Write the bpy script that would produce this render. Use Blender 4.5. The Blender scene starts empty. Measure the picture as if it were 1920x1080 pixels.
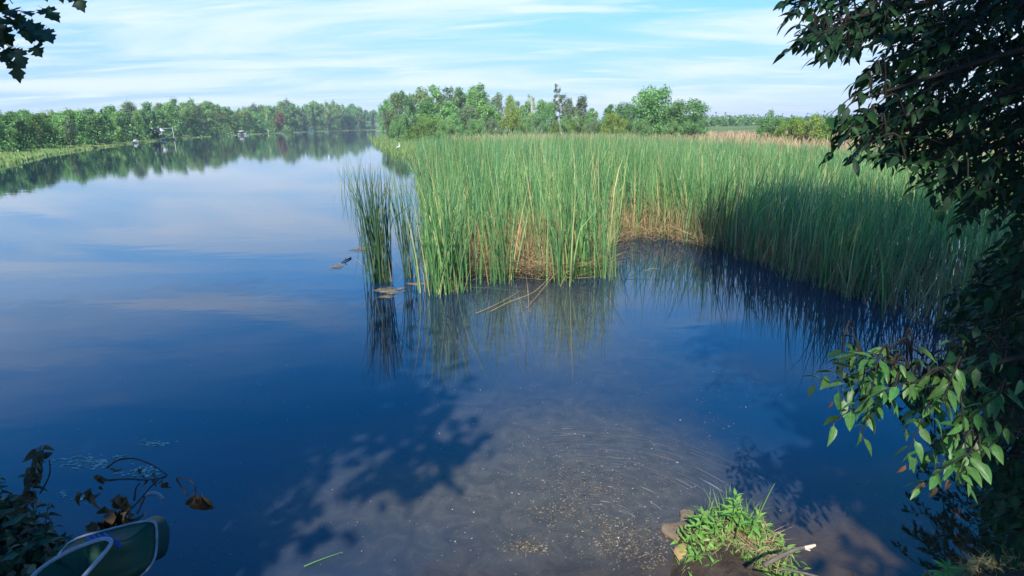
import bpy, math, random
import numpy as np
from mathutils import Vector, Matrix

R = math.radians
rng = np.random.default_rng(11)
random.seed(11)
scene = bpy.context.scene
COL = scene.collection

# ------------------------------------------------------------------ camera
CAM_H, FPX = 2.6, 1100.0                 # metres above the lake; focal length in pixels of the 1920 frame
PITCH = math.atan(307.0 / FPX)           # looking a little down at the water
ROLL = R(0.8)
fwd = np.array([0, math.cos(PITCH), -math.sin(PITCH)])
up0 = np.array([0, math.sin(PITCH), math.cos(PITCH)])
rt0 = np.array([1.0, 0, 0])
rt = rt0 * math.cos(ROLL) - up0 * math.sin(ROLL)
up = up0 * math.cos(ROLL) + rt0 * math.sin(ROLL)
cam_d = bpy.data.cameras.new('camera')
cam = bpy.data.objects.new('camera', cam_d)
COL.objects.link(cam)
cam_d.sensor_width = 36.0
cam_d.lens = 36.0 * FPX / 1920.0
cam_d.clip_start, cam_d.clip_end = 0.05, 20000
M3 = np.stack([rt, up, -fwd], axis=1)
cam.matrix_world = Matrix([[*M3[0], 0], [*M3[1], 0], [*M3[2], CAM_H], [0, 0, 0, 1]])
scene.camera = cam
CAMP = np.array([0, 0, CAM_H])


def ray(u, v):
    """direction through a picture point, one metre deep along the view axis"""
    return fwd + rt * ((u - 960) / FPX) - up * ((v - 540) / FPX)


def ground(u, v, z=0.0):
    d = ray(u, v)
    if d[2] > -0.004:
        d[2] = -0.004
    return CAMP + d * ((z - CAM_H) / d[2])


def at(u, v, depth):
    return CAMP + ray(u, v) * depth


# ------------------------------------------------------------------ sky and sun
ANTI = ray(1165, 1075)
ANTI = ANTI / np.linalg.norm(ANTI)        # the way the sunlight travels
SUN_EL = math.asin(-ANTI[2])
SUN_AZ = math.atan2(-ANTI[0], -ANTI[1])   # compass angle of the sun, from +Y towards +X

world = bpy.data.worlds.new('World')
scene.world = world
world.use_nodes = True
nt = world.node_tree
nt.nodes.clear()


def N(tree, kind, **kw):
    n = tree.nodes.new(kind)
    for k, val in kw.items():
        if k.startswith('i_'):
            n.inputs[k[2:].replace('_', ' ')].default_value = val
        else:
            setattr(n, k, val)
    return n


def ramp(tree, stops, interp='LINEAR'):
    n = tree.nodes.new('ShaderNodeValToRGB')
    n.color_ramp.interpolation = interp
    e = n.color_ramp.elements
    while len(e) > 1:
        e.remove(e[-1])
    for k, (p, c) in enumerate(stops):
        el = e[0] if k == 0 else e.new(p)
        el.position = p
        el.color = (*c, 1) if len(c) == 3 else c
    return n


wout = N(nt, 'ShaderNodeOutputWorld')
wbg = N(nt, 'ShaderNodeBackground')
sky = N(nt, 'ShaderNodeTexSky', sky_type='NISHITA', sun_disc=False, sun_elevation=SUN_EL, sun_rotation=SUN_AZ,
        altitude=100, air_density=1.0, dust_density=0.05, ozone_density=2.6)
wbg.inputs['Strength'].default_value = 0.15
tc = N(nt, 'ShaderNodeTexCoord')
sep = N(nt, 'ShaderNodeSeparateXYZ')
nt.links.new(tc.outputs['Generated'], sep.inputs[0])
zc = N(nt, 'ShaderNodeMath', operation='MAXIMUM'); zc.inputs[1].default_value = 0.002
nt.links.new(sep.outputs['Z'], zc.inputs[0])
zd = N(nt, 'ShaderNodeMath', operation='ADD'); zd.inputs[1].default_value = 0.09
nt.links.new(zc.outputs[0], zd.inputs[0])
dx = N(nt, 'ShaderNodeMath', operation='DIVIDE'); dy = N(nt, 'ShaderNodeMath', operation='DIVIDE')
nt.links.new(sep.outputs['X'], dx.inputs[0]); nt.links.new(zd.outputs[0], dx.inputs[1])
nt.links.new(sep.outputs['Y'], dy.inputs[0]); nt.links.new(zd.outputs[0], dy.inputs[1])
cmb = N(nt, 'ShaderNodeCombineXYZ')
nt.links.new(dx.outputs[0], cmb.inputs[0]); nt.links.new(dy.outputs[0], cmb.inputs[1])
# the sky vector never dips under the horizon
svec = N(nt, 'ShaderNodeCombineXYZ')
nt.links.new(sep.outputs['X'], svec.inputs[0]); nt.links.new(sep.outputs['Y'], svec.inputs[1]); nt.links.new(zc.outputs[0], svec.inputs[2])
nt.links.new(svec.outputs[0], sky.inputs['Vector'])


def cloud_layer(scale, rot, sx, sy, lo, hi, detail=7, rough=0.58, dist=0.5, off=(0, 0, 0)):
    mp = N(nt, 'ShaderNodeMapping')
    mp.inputs['Rotation'].default_value = (0, 0, rot)
    mp.inputs['Scale'].default_value = (sx, sy, 1)
    mp.inputs['Location'].default_value = off
    nt.links.new(cmb.outputs[0], mp.inputs[0])
    no = N(nt, 'ShaderNodeTexNoise')
    no.inputs['Scale'].default_value = scale
    no.inputs['Detail'].default_value = detail
    no.inputs['Roughness'].default_value = rough
    no.inputs['Distortion'].default_value = dist
    nt.links.new(mp.outputs[0], no.inputs['Vector'])
    mr = N(nt, 'ShaderNodeMapRange', interpolation_type='SMOOTHSTEP')
    mr.inputs['From Min'].default_value = lo
    mr.inputs['From Max'].default_value = hi
    nt.links.new(no.outputs['Fac'], mr.inputs['Value'])
    return mr.outputs[0]


c1 = cloud_layer(0.55, R(8), 0.55, 1.3, 0.40, 0.62, off=(1.7, 0.4, 0))
c2 = cloud_layer(1.6, R(-6), 0.4, 1.5, 0.45, 0.70, off=(4.2, 2.3, 0))
cm = N(nt, 'ShaderNodeMath', operation='MAXIMUM')
nt.links.new(c1, cm.inputs[0]); nt.links.new(c2, cm.inputs[1])
# thin cloud is seen edge-on low in the sky and nearly vanishes overhead
thin = N(nt, 'ShaderNodeMapRange', interpolation_type='SMOOTHSTEP')
thin.inputs['From Min'].default_value = 0.16; thin.inputs['From Max'].default_value = 0.44
thin.inputs['To Min'].default_value = 0.85; thin.inputs['To Max'].default_value = 0.05
nt.links.new(zc.outputs[0], thin.inputs['Value'])
cs = N(nt, 'ShaderNodeMath', operation='MULTIPLY')
nt.links.new(cm.outputs[0], cs.inputs[0]); nt.links.new(thin.outputs[0], cs.inputs[1])
hs = N(nt, 'ShaderNodeHueSaturation')
hs.inputs['Saturation'].default_value = 1.47
hs.inputs['Hue'].default_value = 0.503
hs.inputs['Value'].default_value = 1.0
nt.links.new(sky.outputs[0], hs.inputs['Color'])
mixc = N(nt, 'ShaderNodeMix', data_type='RGBA')
hzr = N(nt, 'ShaderNodeMapRange', interpolation_type='SMOOTHERSTEP')      # pale veil of air low over the horizon, all round
hzr.inputs['From Min'].default_value = 0.42; hzr.inputs['From Max'].default_value = -0.02
hzr.inputs['To Min'].default_value = 0.0; hzr.inputs['To Max'].default_value = 0.85
nt.links.new(zc.outputs[0], hzr.inputs['Value'])
veil = N(nt, 'ShaderNodeMix', data_type='RGBA')
nt.links.new(hzr.outputs[0], veil.inputs[0]); nt.links.new(hs.outputs[0], veil.inputs[6])
veil.inputs[7].default_value = (0.95, 1.68, 3.05, 1)
nt.links.new(cs.outputs[0], mixc.inputs[0])
nt.links.new(veil.outputs[2], mixc.inputs[6])
mixc.inputs[7].default_value = (3.2, 3.65, 4.2, 1)
nt.links.new(mixc.outputs[2], wbg.inputs['Color'])
nt.links.new(wbg.outputs[0], wout.inputs['Surface'])

sun_d = bpy.data.lights.new('sun', 'SUN')
sun_d.energy = 3.9
sun_d.angle = R(0.55)
sun_d.color = (1.0, 0.955, 0.87)
sun = bpy.data.objects.new('sun', sun_d)
COL.objects.link(sun)
sun.rotation_euler = Vector(ANTI).to_track_quat('-Z', 'Y').to_euler()
sun.location = (0, -20, 30)

scene.view_settings.view_transform = 'Standard'
scene.view_settings.look = 'None'
scene.view_settings.exposure = 0.95
scene.view_settings.gamma = 1.0
scene.render.engine = 'CYCLES'
scene.cycles.max_bounces = 8
scene.cycles.transparent_max_bounces = 8
scene.cycles.use_denoising = True
scene.cycles.caustics_reflective = False
scene.cycles.caustics_refractive = False


# ------------------------------------------------------------------ materials
def mat_new(name):
    m = bpy.data.materials.new(name)
    m.use_nodes = True
    t = m.node_tree
    t.nodes.clear()
    o = N(t, 'ShaderNodeOutputMaterial')
    return m, t, o


def foliage_mat(name, stops, trans=0.3, rough=0.55, objvar=0.25, hue=0.02, spec=0.35, tmul=(1.25, 1.35, 0.5), veins=False):
    """leaf colour chosen per leaf from a ramp, shifted a little per plant; part of the light passes through"""
    m, t, o = mat_new(name)
    g = N(t, 'ShaderNodeNewGeometry')
    rp = ramp(t, stops)
    t.links.new(g.outputs['Random Per Island'], rp.inputs[0])
    oi = N(t, 'ShaderNodeObjectInfo')
    h = N(t, 'ShaderNodeHueSaturation')
    a = N(t, 'ShaderNodeMapRange')
    a.inputs['To Min'].default_value = 1 - objvar; a.inputs['To Max'].default_value = 1 + objvar
    t.links.new(oi.outputs['Random'], a.inputs['Value'])
    b = N(t, 'ShaderNodeMath', operation='MULTIPLY'); b.inputs[1].default_value = 7.31
    t.links.new(oi.outputs['Random'], b.inputs[0])
    c = N(t, 'ShaderNodeMath', operation='FRACT'); t.links.new(b.outputs[0], c.inputs[0])
    d = N(t, 'ShaderNodeMapRange')
    d.inputs['To Min'].default_value = 0.5 - hue; d.inputs['To Max'].default_value = 0.5 + hue
    t.links.new(c.outputs[0], d.inputs['Value'])
    t.links.new(a.outputs[0], h.inputs['Value']); t.links.new(d.outputs[0], h.inputs['Hue'])
    col = rp.outputs[0]
    if veins:                                    # pale midrib, side veins and blotches, in the leaf's own coordinates
        tcx = N(t, 'ShaderNodeTexCoord'); sx = N(t, 'ShaderNodeSeparateXYZ'); t.links.new(tcx.outputs['Object'], sx.inputs[0])
        ab = N(t, 'ShaderNodeMath', operation='ABSOLUTE'); t.links.new(sx.outputs['Y'], ab.inputs[0])
        mid = N(t, 'ShaderNodeMapRange'); mid.inputs['From Min'].default_value = .026; mid.inputs['From Max'].default_value = .008; t.links.new(ab.outputs[0], mid.inputs['Value'])
        q = N(t, 'ShaderNodeMath', operation='MULTIPLY_ADD'); q.inputs[1].default_value = -.8; t.links.new(ab.outputs[0], q.inputs[0]); t.links.new(sx.outputs['X'], q.inputs[2])
        q2 = N(t, 'ShaderNodeMath', operation='MULTIPLY'); q2.inputs[1].default_value = 50.0; t.links.new(q.outputs[0], q2.inputs[0])
        sn = N(t, 'ShaderNodeMath', operation='SINE'); t.links.new(q2.outputs[0], sn.inputs[0])
        sd_ = N(t, 'ShaderNodeMapRange'); sd_.inputs['From Min'].default_value = .80; sd_.inputs['From Max'].default_value = 1.0; sd_.inputs['To Max'].default_value = .5; t.links.new(sn.outputs[0], sd_.inputs['Value'])
        mxv = N(t, 'ShaderNodeMath', operation='MAXIMUM'); t.links.new(mid.outputs[0], mxv.inputs[0]); t.links.new(sd_.outputs[0], mxv.inputs[1])
        bl = N(t, 'ShaderNodeTexNoise'); bl.inputs['Scale'].default_value = 5.0; bl.inputs['Detail'].default_value = 5; t.links.new(tcx.outputs['Object'], bl.inputs['Vector'])
        br_ = ramp(t, [(.3, G(.72, .72, .72)), (.6, G(1.05, 1.05, 1.0)), (.8, G(1.5, 1.25, .9))]); t.links.new(bl.outputs['Fac'], br_.inputs[0])
        m1 = N(t, 'ShaderNodeMix', data_type='RGBA', blend_type='MULTIPLY'); m1.inputs[0].default_value = 1; t.links.new(col, m1.inputs[6]); t.links.new(br_.outputs[0], m1.inputs[7])
        m2 = N(t, 'ShaderNodeMix', data_type='RGBA', blend_type='ADD'); t.links.new(mxv.outputs[0], m2.inputs[0]); t.links.new(m1.outputs[2], m2.inputs[6]); m2.inputs[7].default_value = (.035, .045, .012, 1)
        col = m2.outputs[2]
    t.links.new(col, h.inputs['Color'])
    p = N(t, 'ShaderNodeBsdfPrincipled')
    p.inputs['Roughness'].default_value = rough
    p.inputs['Specular IOR Level'].default_value = spec
    t.links.new(h.outputs[0], p.inputs['Base Color'])
    if trans > 0:
        tr = N(t, 'ShaderNodeBsdfTranslucent')
        mu = N(t, 'ShaderNodeMix', data_type='RGBA', blend_type='MULTIPLY')
        mu.inputs[0].default_value = 1
        mu.inputs[7].default_value = (*tmul, 1)
        t.links.new(h.outputs[0], mu.inputs[6])
        t.links.new(mu.outputs[2], tr.inputs['Color'])
        mx = N(t, 'ShaderNodeMixShader'); mx.inputs[0].default_value = trans
        t.links.new(p.outputs[0], mx.inputs[1]); t.links.new(tr.outputs[0], mx.inputs[2])
        t.links.new(mx.outputs[0], o.inputs[0])
    else:
        t.links.new(p.outputs[0], o.inputs[0])
    return m


def noise_mat(name, stops, scale=4.0, detail=6, rough=0.8, bump=0.0, spec=0.3, stretch=None, objvar=0.0, bscale=None):
    m, t, o = mat_new(name)
    tcx = N(t, 'ShaderNodeTexCoord')
    src = tcx.outputs['Object']
    if stretch:
        mp = N(t, 'ShaderNodeMapping'); mp.inputs['Scale'].default_value = stretch
        t.links.new(src, mp.inputs[0]); src = mp.outputs[0]
    no = N(t, 'ShaderNodeTexNoise'); no.inputs['Scale'].default_value = scale; no.inputs['Detail'].default_value = detail
    no.inputs['Roughness'].default_value = 0.65
    t.links.new(src, no.inputs['Vector'])
    rp = ramp(t, stops); t.links.new(no.outputs['Fac'], rp.inputs[0])
    p = N(t, 'ShaderNodeBsdfPrincipled'); p.inputs['Roughness'].default_value = rough
    p.inputs['Specular IOR Level'].default_value = spec
    t.links.new(rp.outputs[0], p.inputs['Base Color'])
    if bump:
        n2 = N(t, 'ShaderNodeTexNoise'); n2.inputs['Scale'].default_value = bscale or scale * 3; n2.inputs['Detail'].default_value = 5
        t.links.new(src, n2.inputs['Vector'])
        bp = N(t, 'ShaderNodeBump'); bp.inputs['Strength'].default_value = bump; bp.inputs['Distance'].default_value = 0.02
        t.links.new(n2.outputs['Fac'], bp.inputs['Height']); t.links.new(bp.outputs[0], p.inputs['Normal'])
    t.links.new(p.outputs[0], o.inputs[0])
    return m


G = lambda r, g, b: (r, g, b)
M = {}
M['cherry'] = foliage_mat('cherry_leaf', [(0, G(0.0085, 0.0308, 0.0121)), (.5, G(0.0144, 0.0464, 0.0153)), (.9, G(0.0254, 0.0696, 0.0177)), (1, G(0.0432, 0.0900, 0.0217))], trans=.2, rough=.55, objvar=.15, spec=.2)
M['lit_cherry'] = foliage_mat('lit_cherry_leaf', [(0, G(0.0300, 0.0935, 0.0225)), (.6, G(0.0540, 0.1430, 0.0338)), (1, G(0.0960, 0.1870, 0.0450))], trans=.25, rough=.45, objvar=.3, spec=.35, veins=True)  # sunlight put into the colour: brighter cherry leaf for the low branch
M['cherry_leaf'] = foliage_mat('dark_cherry_leaf', [(0, G(0.0082, 0.0328, 0.0130)), (.5, G(0.0144, 0.0468, 0.0156)), (.9, G(0.0246, 0.0702, 0.0182)), (1, G(0.0437, 0.0905, 0.0221))], trans=.2, rough=.5, objvar=.3, spec=.25, veins=True)
M['maple'] = foliage_mat('maple_leaf', [(0, G(.018, .05, .026)), (.6, G(.028, .07, .03)), (1, G(.045, .095, .03))], trans=.16, rough=.5, objvar=.12)
M['herb'] = foliage_mat('herb_leaf', [(0, G(.12, .27, .05)), (.5, G(.16, .34, .065)), (1, G(.23, .40, .09))], trans=.25, rough=.5, objvar=.15)
M['weed'] = foliage_mat('weed_leaf', [(0, G(.02, .05, .022)), (.6, G(.035, .075, .03)), (1, G(.06, .09, .04))], trans=.2, rough=.5, objvar=.3)
M['bush'] = foliage_mat('bush_leaf', [(0, G(.03, .09, .02)), (.6, G(.05, .13, .03)), (1, G(.08, .17, .04))], trans=.3, rough=.5)
M['deadleaf'] = foliage_mat('dead_leaf', [(0, G(.03, .018, .01)), (.5, G(.07, .045, .022)), (1, G(.15, .11, .06))], trans=.12, rough=.75, objvar=.35)
M['redleaf'] = foliage_mat('red_leaf', [(0, G(.16, .05, .03)), (1, G(.22, .09, .05))], trans=.2, rough=.6)
M['reed'] = foliage_mat('reed_blade', [(0, G(0.0414, 0.1290, 0.0532)), (.25, G(0.0889, 0.2212, 0.0798)), (.55, G(0.1434, 0.3094, 0.1064)), (.8, G(0.2270, 0.4084, 0.1283)), (.88, G(0.3106, 0.4084, 0.1168)), (.93, G(0.5016, 0.4433, 0.1815)), (1, G(0.5966, 0.4792, 0.2242))],
                        trans=.25, rough=.45, objvar=.0, hue=0, spec=.5, tmul=(1.1, 1.25, .6))
M['reed_dark'] = foliage_mat('outlying_reed_blade', [(0, G(0.026, 0.075, 0.038)), (.5, G(0.041, 0.109, 0.045)), (.9, G(0.068, 0.143, 0.053)), (1, G(0.225, 0.210, 0.098))], trans=.2, rough=.45, objvar=.1, hue=.01, spec=.5)
M['straw'] = foliage_mat('dry_reed', [(0, G(.22, .16, .07)), (.4, G(.36, .27, .12)), (.8, G(.48, .38, .18)), (1, G(.34, .33, .12))], trans=.15, rough=.6, objvar=.15)
M['hay'] = foliage_mat('dry_meadow_grass', [(0, G(.30, .20, .13)), (.4, G(.40, .28, .17)), (.75, G(.47, .36, .20)), (1, G(.30, .34, .14))], trans=.2, rough=.7, objvar=.0)
M['sedge'] = foliage_mat('green_sedge', [(0, G(0.120, 0.216, 0.060)), (.5, G(0.168, 0.276, 0.078)), (.85, G(0.228, 0.312, 0.096)), (1, G(0.336, 0.300, 0.132))], trans=.25, rough=.6, objvar=0)
M['grass'] = foliage_mat('bank_grass', [(0, G(.10, .22, .05)), (.6, G(.17, .33, .09)), (.9, G(.26, .38, .12)), (1, G(.42, .38, .18))], trans=.25, rough=.5, objvar=0)
M['pinkstraw'] = foliage_mat('matted_dry_grass', [(0, G(.30, .16, .10)), (.5, G(.44, .27, .18)), (1, G(.55, .40, .24))], trans=.1, rough=.7, objvar=0)
# distant crowns
M['f_birch'] = foliage_mat('birch_foliage', [(0, G(0.1416, 0.2660, 0.0816)), (.5, G(0.2160, 0.3620, 0.1088)), (1, G(0.3456, 0.4700, 0.1530))], trans=.35, rough=.6, objvar=.28, hue=.025)
M['f_alder'] = foliage_mat('alder_foliage', [(0, G(0.0995, 0.2464, 0.0780)), (.5, G(0.1546, 0.3360, 0.1000)), (1, G(0.2647, 0.4390, 0.1314))], trans=.3, rough=.6, objvar=.28, hue=.02)
M['f_spruce'] = foliage_mat('spruce_needles', [(0, G(0.025, 0.070, 0.042)), (.6, G(0.039, 0.098, 0.050)), (1, G(0.063, 0.126, 0.063))], trans=.05, rough=.7, objvar=.25)
M['f_willow'] = foliage_mat('willow_foliage', [(0, G(0.116, 0.259, 0.083)), (.5, G(0.183, 0.342, 0.116)), (1, G(0.283, 0.433, 0.166))], trans=.35, rough=.6, objvar=.15, hue=.015)
M['f_lime'] = foliage_mat('bright_shrub_foliage', [(0, G(0.149, 0.241, 0.052)), (.5, G(0.207, 0.310, 0.063)), (1, G(0.287, 0.368, 0.086))], trans=.35, rough=.6, objvar=.18, hue=.02)
M['f_grey'] = foliage_mat('grey_green_foliage', [(0, G(0.125, 0.181, 0.085)), (.5, G(0.171, 0.235, 0.114)), (1, G(0.228, 0.282, 0.148))], trans=.3, rough=.7, objvar=.15)
M['f_russet'] = foliage_mat('russet_foliage', [(0, G(.19, .11, .06)), (.5, G(.26, .15, .08)), (1, G(.30, .20, .11))], trans=.2, rough=.7, objvar=.1, hue=.01)
M['bark'] = noise_mat('brown_bark', [(.3, G(.035, .027, .02)), (.7, G(.10, .08, .06))], scale=5, rough=.9, bump=.6, stretch=(4, 4, .7))
M['twig'] = noise_mat('twig_bark', [(.3, G(.010, .008, .006)), (.7, G(.022, .017, .013))], scale=30, rough=.8)
M['drytwig'] = noise_mat('dry_twig', [(.3, G(.02, .015, .012)), (.7, G(.055, .04, .03))], scale=40, rough=.8)
M['stick'] = noise_mat('grey_stick', [(.3, G(.09, .075, .06)), (.7, G(.19, .16, .13))], scale=18, rough=.85, bump=.5, stretch=(1, 6, 6))
M['stickend'] = noise_mat('cut_wood', [(.3, G(.50, .38, .26)), (.7, G(.68, .55, .42))], scale=30, rough=.8)
M['birchbark'] = noise_mat('white_bark', [(.35, G(.16, .14, .12)), (.45, G(.55, .52, .47)), (.8, G(.70, .67, .62))], scale=6, rough=.8, stretch=(1, 1, 9))
M['white'] = noise_mat('white_paint', [(.3, G(.72, .72, .71)), (.7, G(.80, .80, .79))], scale=8, rough=.5)
M['fabric'] = noise_mat('white_canvas', [(.3, G(.74, .70, .69)), (.7, G(.80, .77, .76))], scale=5, rough=.85)
M['greywood'] = noise_mat('weathered_wood', [(.3, G(.25, .24, .22)), (.7, G(.48, .46, .42))], scale=6, rough=.85, stretch=(1, 1, 6))
M['darkwood'] = noise_mat('dark_stained_wood', [(.3, G(.035, .025, .022)), (.7, G(.07, .05, .042))], scale=5, rough=.8)
M['roofing'] = noise_mat('brown_roofing', [(.3, G(.035, .03, .03)), (.7, G(.06, .05, .048))], scale=5, rough=.85)
M['stone'] = noise_mat('tan_stone', [(.25, G(.12, .085, .055)), (.55, G(.20, .145, .095)), (.8, G(.27, .20, .135))], scale=9, rough=.8, bump=.5)
M['stone_orange'] = noise_mat('ochre_stone', [(.25, G(.30, .17, .07)), (.6, G(.42, .26, .11)), (.85, G(.36, .27, .16))], scale=11, rough=.75, bump=.5)
M['scum'] = noise_mat('algae_mat', [(.3, G(.17, .135, .085)), (.7, G(.34, .28, .18))], scale=14, rough=.9, bump=.6)
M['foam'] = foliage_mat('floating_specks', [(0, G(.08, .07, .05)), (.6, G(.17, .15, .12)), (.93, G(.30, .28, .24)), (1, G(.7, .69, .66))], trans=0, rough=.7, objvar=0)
M['litter'] = foliage_mat('drifted_litter', [(0, G(.05, .04, .03)), (.6, G(.13, .105, .08)), (1, G(.24, .20, .16))], trans=0, rough=.8, objvar=0)
M['dapple'] = foliage_mat('sun_dapple_flakes', [(0, G(.35, .30, .24)), (1, G(.62, .56, .48))], trans=0, rough=.8, objvar=0)  # sun dapples on the water, painted as pale flakes
M['feather'] = noise_mat('white_feather', [(.3, G(.74, .74, .72)), (.7, G(.82, .82, .80))], scale=30, rough=.8)
M['bill'] = noise_mat('yellow_bill', [(.3, G(.5, .32, .05)), (.7, G(.6, .4, .08))], scale=30, rough=.5)
M['legs'] = noise_mat('dark_leg', [(.3, G(.02, .02, .02)), (.7, G(.04, .04, .035))], scale=30, rough=.6)
M['frame'] = noise_mat('grey_white_tube', [(.3, G(.15, .17, .20)), (.7, G(.27, .29, .33))], scale=25, rough=.4, spec=.5)
M['blue'] = noise_mat('blue_print', [(.3, G(.01, .06, .45)), (.7, G(.015, .09, .6))], scale=30, rough=.5)
M['floatred'] = noise_mat('white_float', [(.3, G(.72, .72, .7)), (.7, G(.8, .8, .78))], scale=30, rough=.4)


def ground_material():
    m, t, o = mat_new('bank_and_meadow')
    geo = N(t, 'ShaderNodeNewGeometry')
    n1 = N(t, 'ShaderNodeTexNoise'); n1.inputs['Scale'].default_value = .11; n1.inputs['Detail'].default_value = 8
    n2 = N(t, 'ShaderNodeTexNoise'); n2.inputs['Scale'].default_value = 6; n2.inputs['Detail'].default_value = 8; n2.inputs['Roughness'].default_value = .7
    for n in (n1, n2):
        t.links.new(geo.outputs['Position'], n.inputs['Vector'])
    earth = ramp(t, [(.3, G(.035, .024, .017)), (.55, G(.085, .06, .042)), (.75, G(.14, .105, .075))]); t.links.new(n2.outputs['Fac'], earth.inputs[0])
    hay = ramp(t, [(.35, G(.14, .19, .07)), (.48, G(.26, .23, .12)), (.62, G(.34, .26, .15)), (.75, G(.18, .22, .09))]); t.links.new(n1.outputs['Fac'], hay.inputs[0])
    ln = N(t, 'ShaderNodeVectorMath', operation='LENGTH'); t.links.new(geo.outputs['Position'], ln.inputs[0])
    mr = N(t, 'ShaderNodeMapRange'); mr.inputs['From Min'].default_value = 12; mr.inputs['From Max'].default_value = 25
    t.links.new(ln.outputs['Value'], mr.inputs['Value'])
    # the wooded far bank carries green undergrowth, the open side hay
    sx = N(t, 'ShaderNodeSeparateXYZ'); t.links.new(geo.outputs['Position'], sx.inputs[0])
    ar = N(t, 'ShaderNodeMath', operation='DIVIDE'); t.links.new(sx.outputs['X'], ar.inputs[0]); t.links.new(sx.outputs['Y'], ar.inputs[1])
    ms = N(t, 'ShaderNodeMapRange'); ms.inputs['From Min'].default_value = -.16; ms.inputs['From Max'].default_value = -.06
    t.links.new(ar.outputs[0], ms.inputs['Value'])
    gr = ramp(t, [(.3, G(.07, .12, .03)), (.5, G(.12, .18, .05)), (.7, G(.17, .21, .07))]); t.links.new(n1.outputs['Fac'], gr.inputs[0])
    md = N(t, 'ShaderNodeMapRange'); md.inputs['From Min'].default_value = 130; md.inputs['From Max'].default_value = 85; t.links.new(ln.outputs['Value'], md.inputs['Value'])
    mm = N(t, 'ShaderNodeMath', operation='MULTIPLY'); t.links.new(ms.outputs[0], mm.inputs[0]); t.links.new(md.outputs[0], mm.inputs[1])
    m0 = N(t, 'ShaderNodeMix', data_type='RGBA'); t.links.new(mm.outputs[0], m0.inputs[0]); t.links.new(gr.outputs[0], m0.inputs[6]); t.links.new(hay.outputs[0], m0.inputs[7])
    mx = N(t, 'ShaderNodeMix', data_type='RGBA'); t.links.new(mr.outputs[0], mx.inputs[0]); t.links.new(earth.outputs[0], mx.inputs[6]); t.links.new(m0.outputs[2], mx.inputs[7])
    p = N(t, 'ShaderNodeBsdfPrincipled'); p.inputs['Roughness'].default_value = .95; p.inputs['Specular IOR Level'].default_value = .15
    t.links.new(mx.outputs[2], p.inputs['Base Color'])
    bp = N(t, 'ShaderNodeBump'); bp.inputs['Strength'].default_value = .7; bp.inputs['Distance'].default_value = .05
    t.links.new(n2.outputs['Fac'], bp.inputs['Height']); t.links.new(bp.outputs[0], p.inputs['Normal'])
    t.links.new(p.outputs[0], o.inputs[0])
    return m


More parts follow.
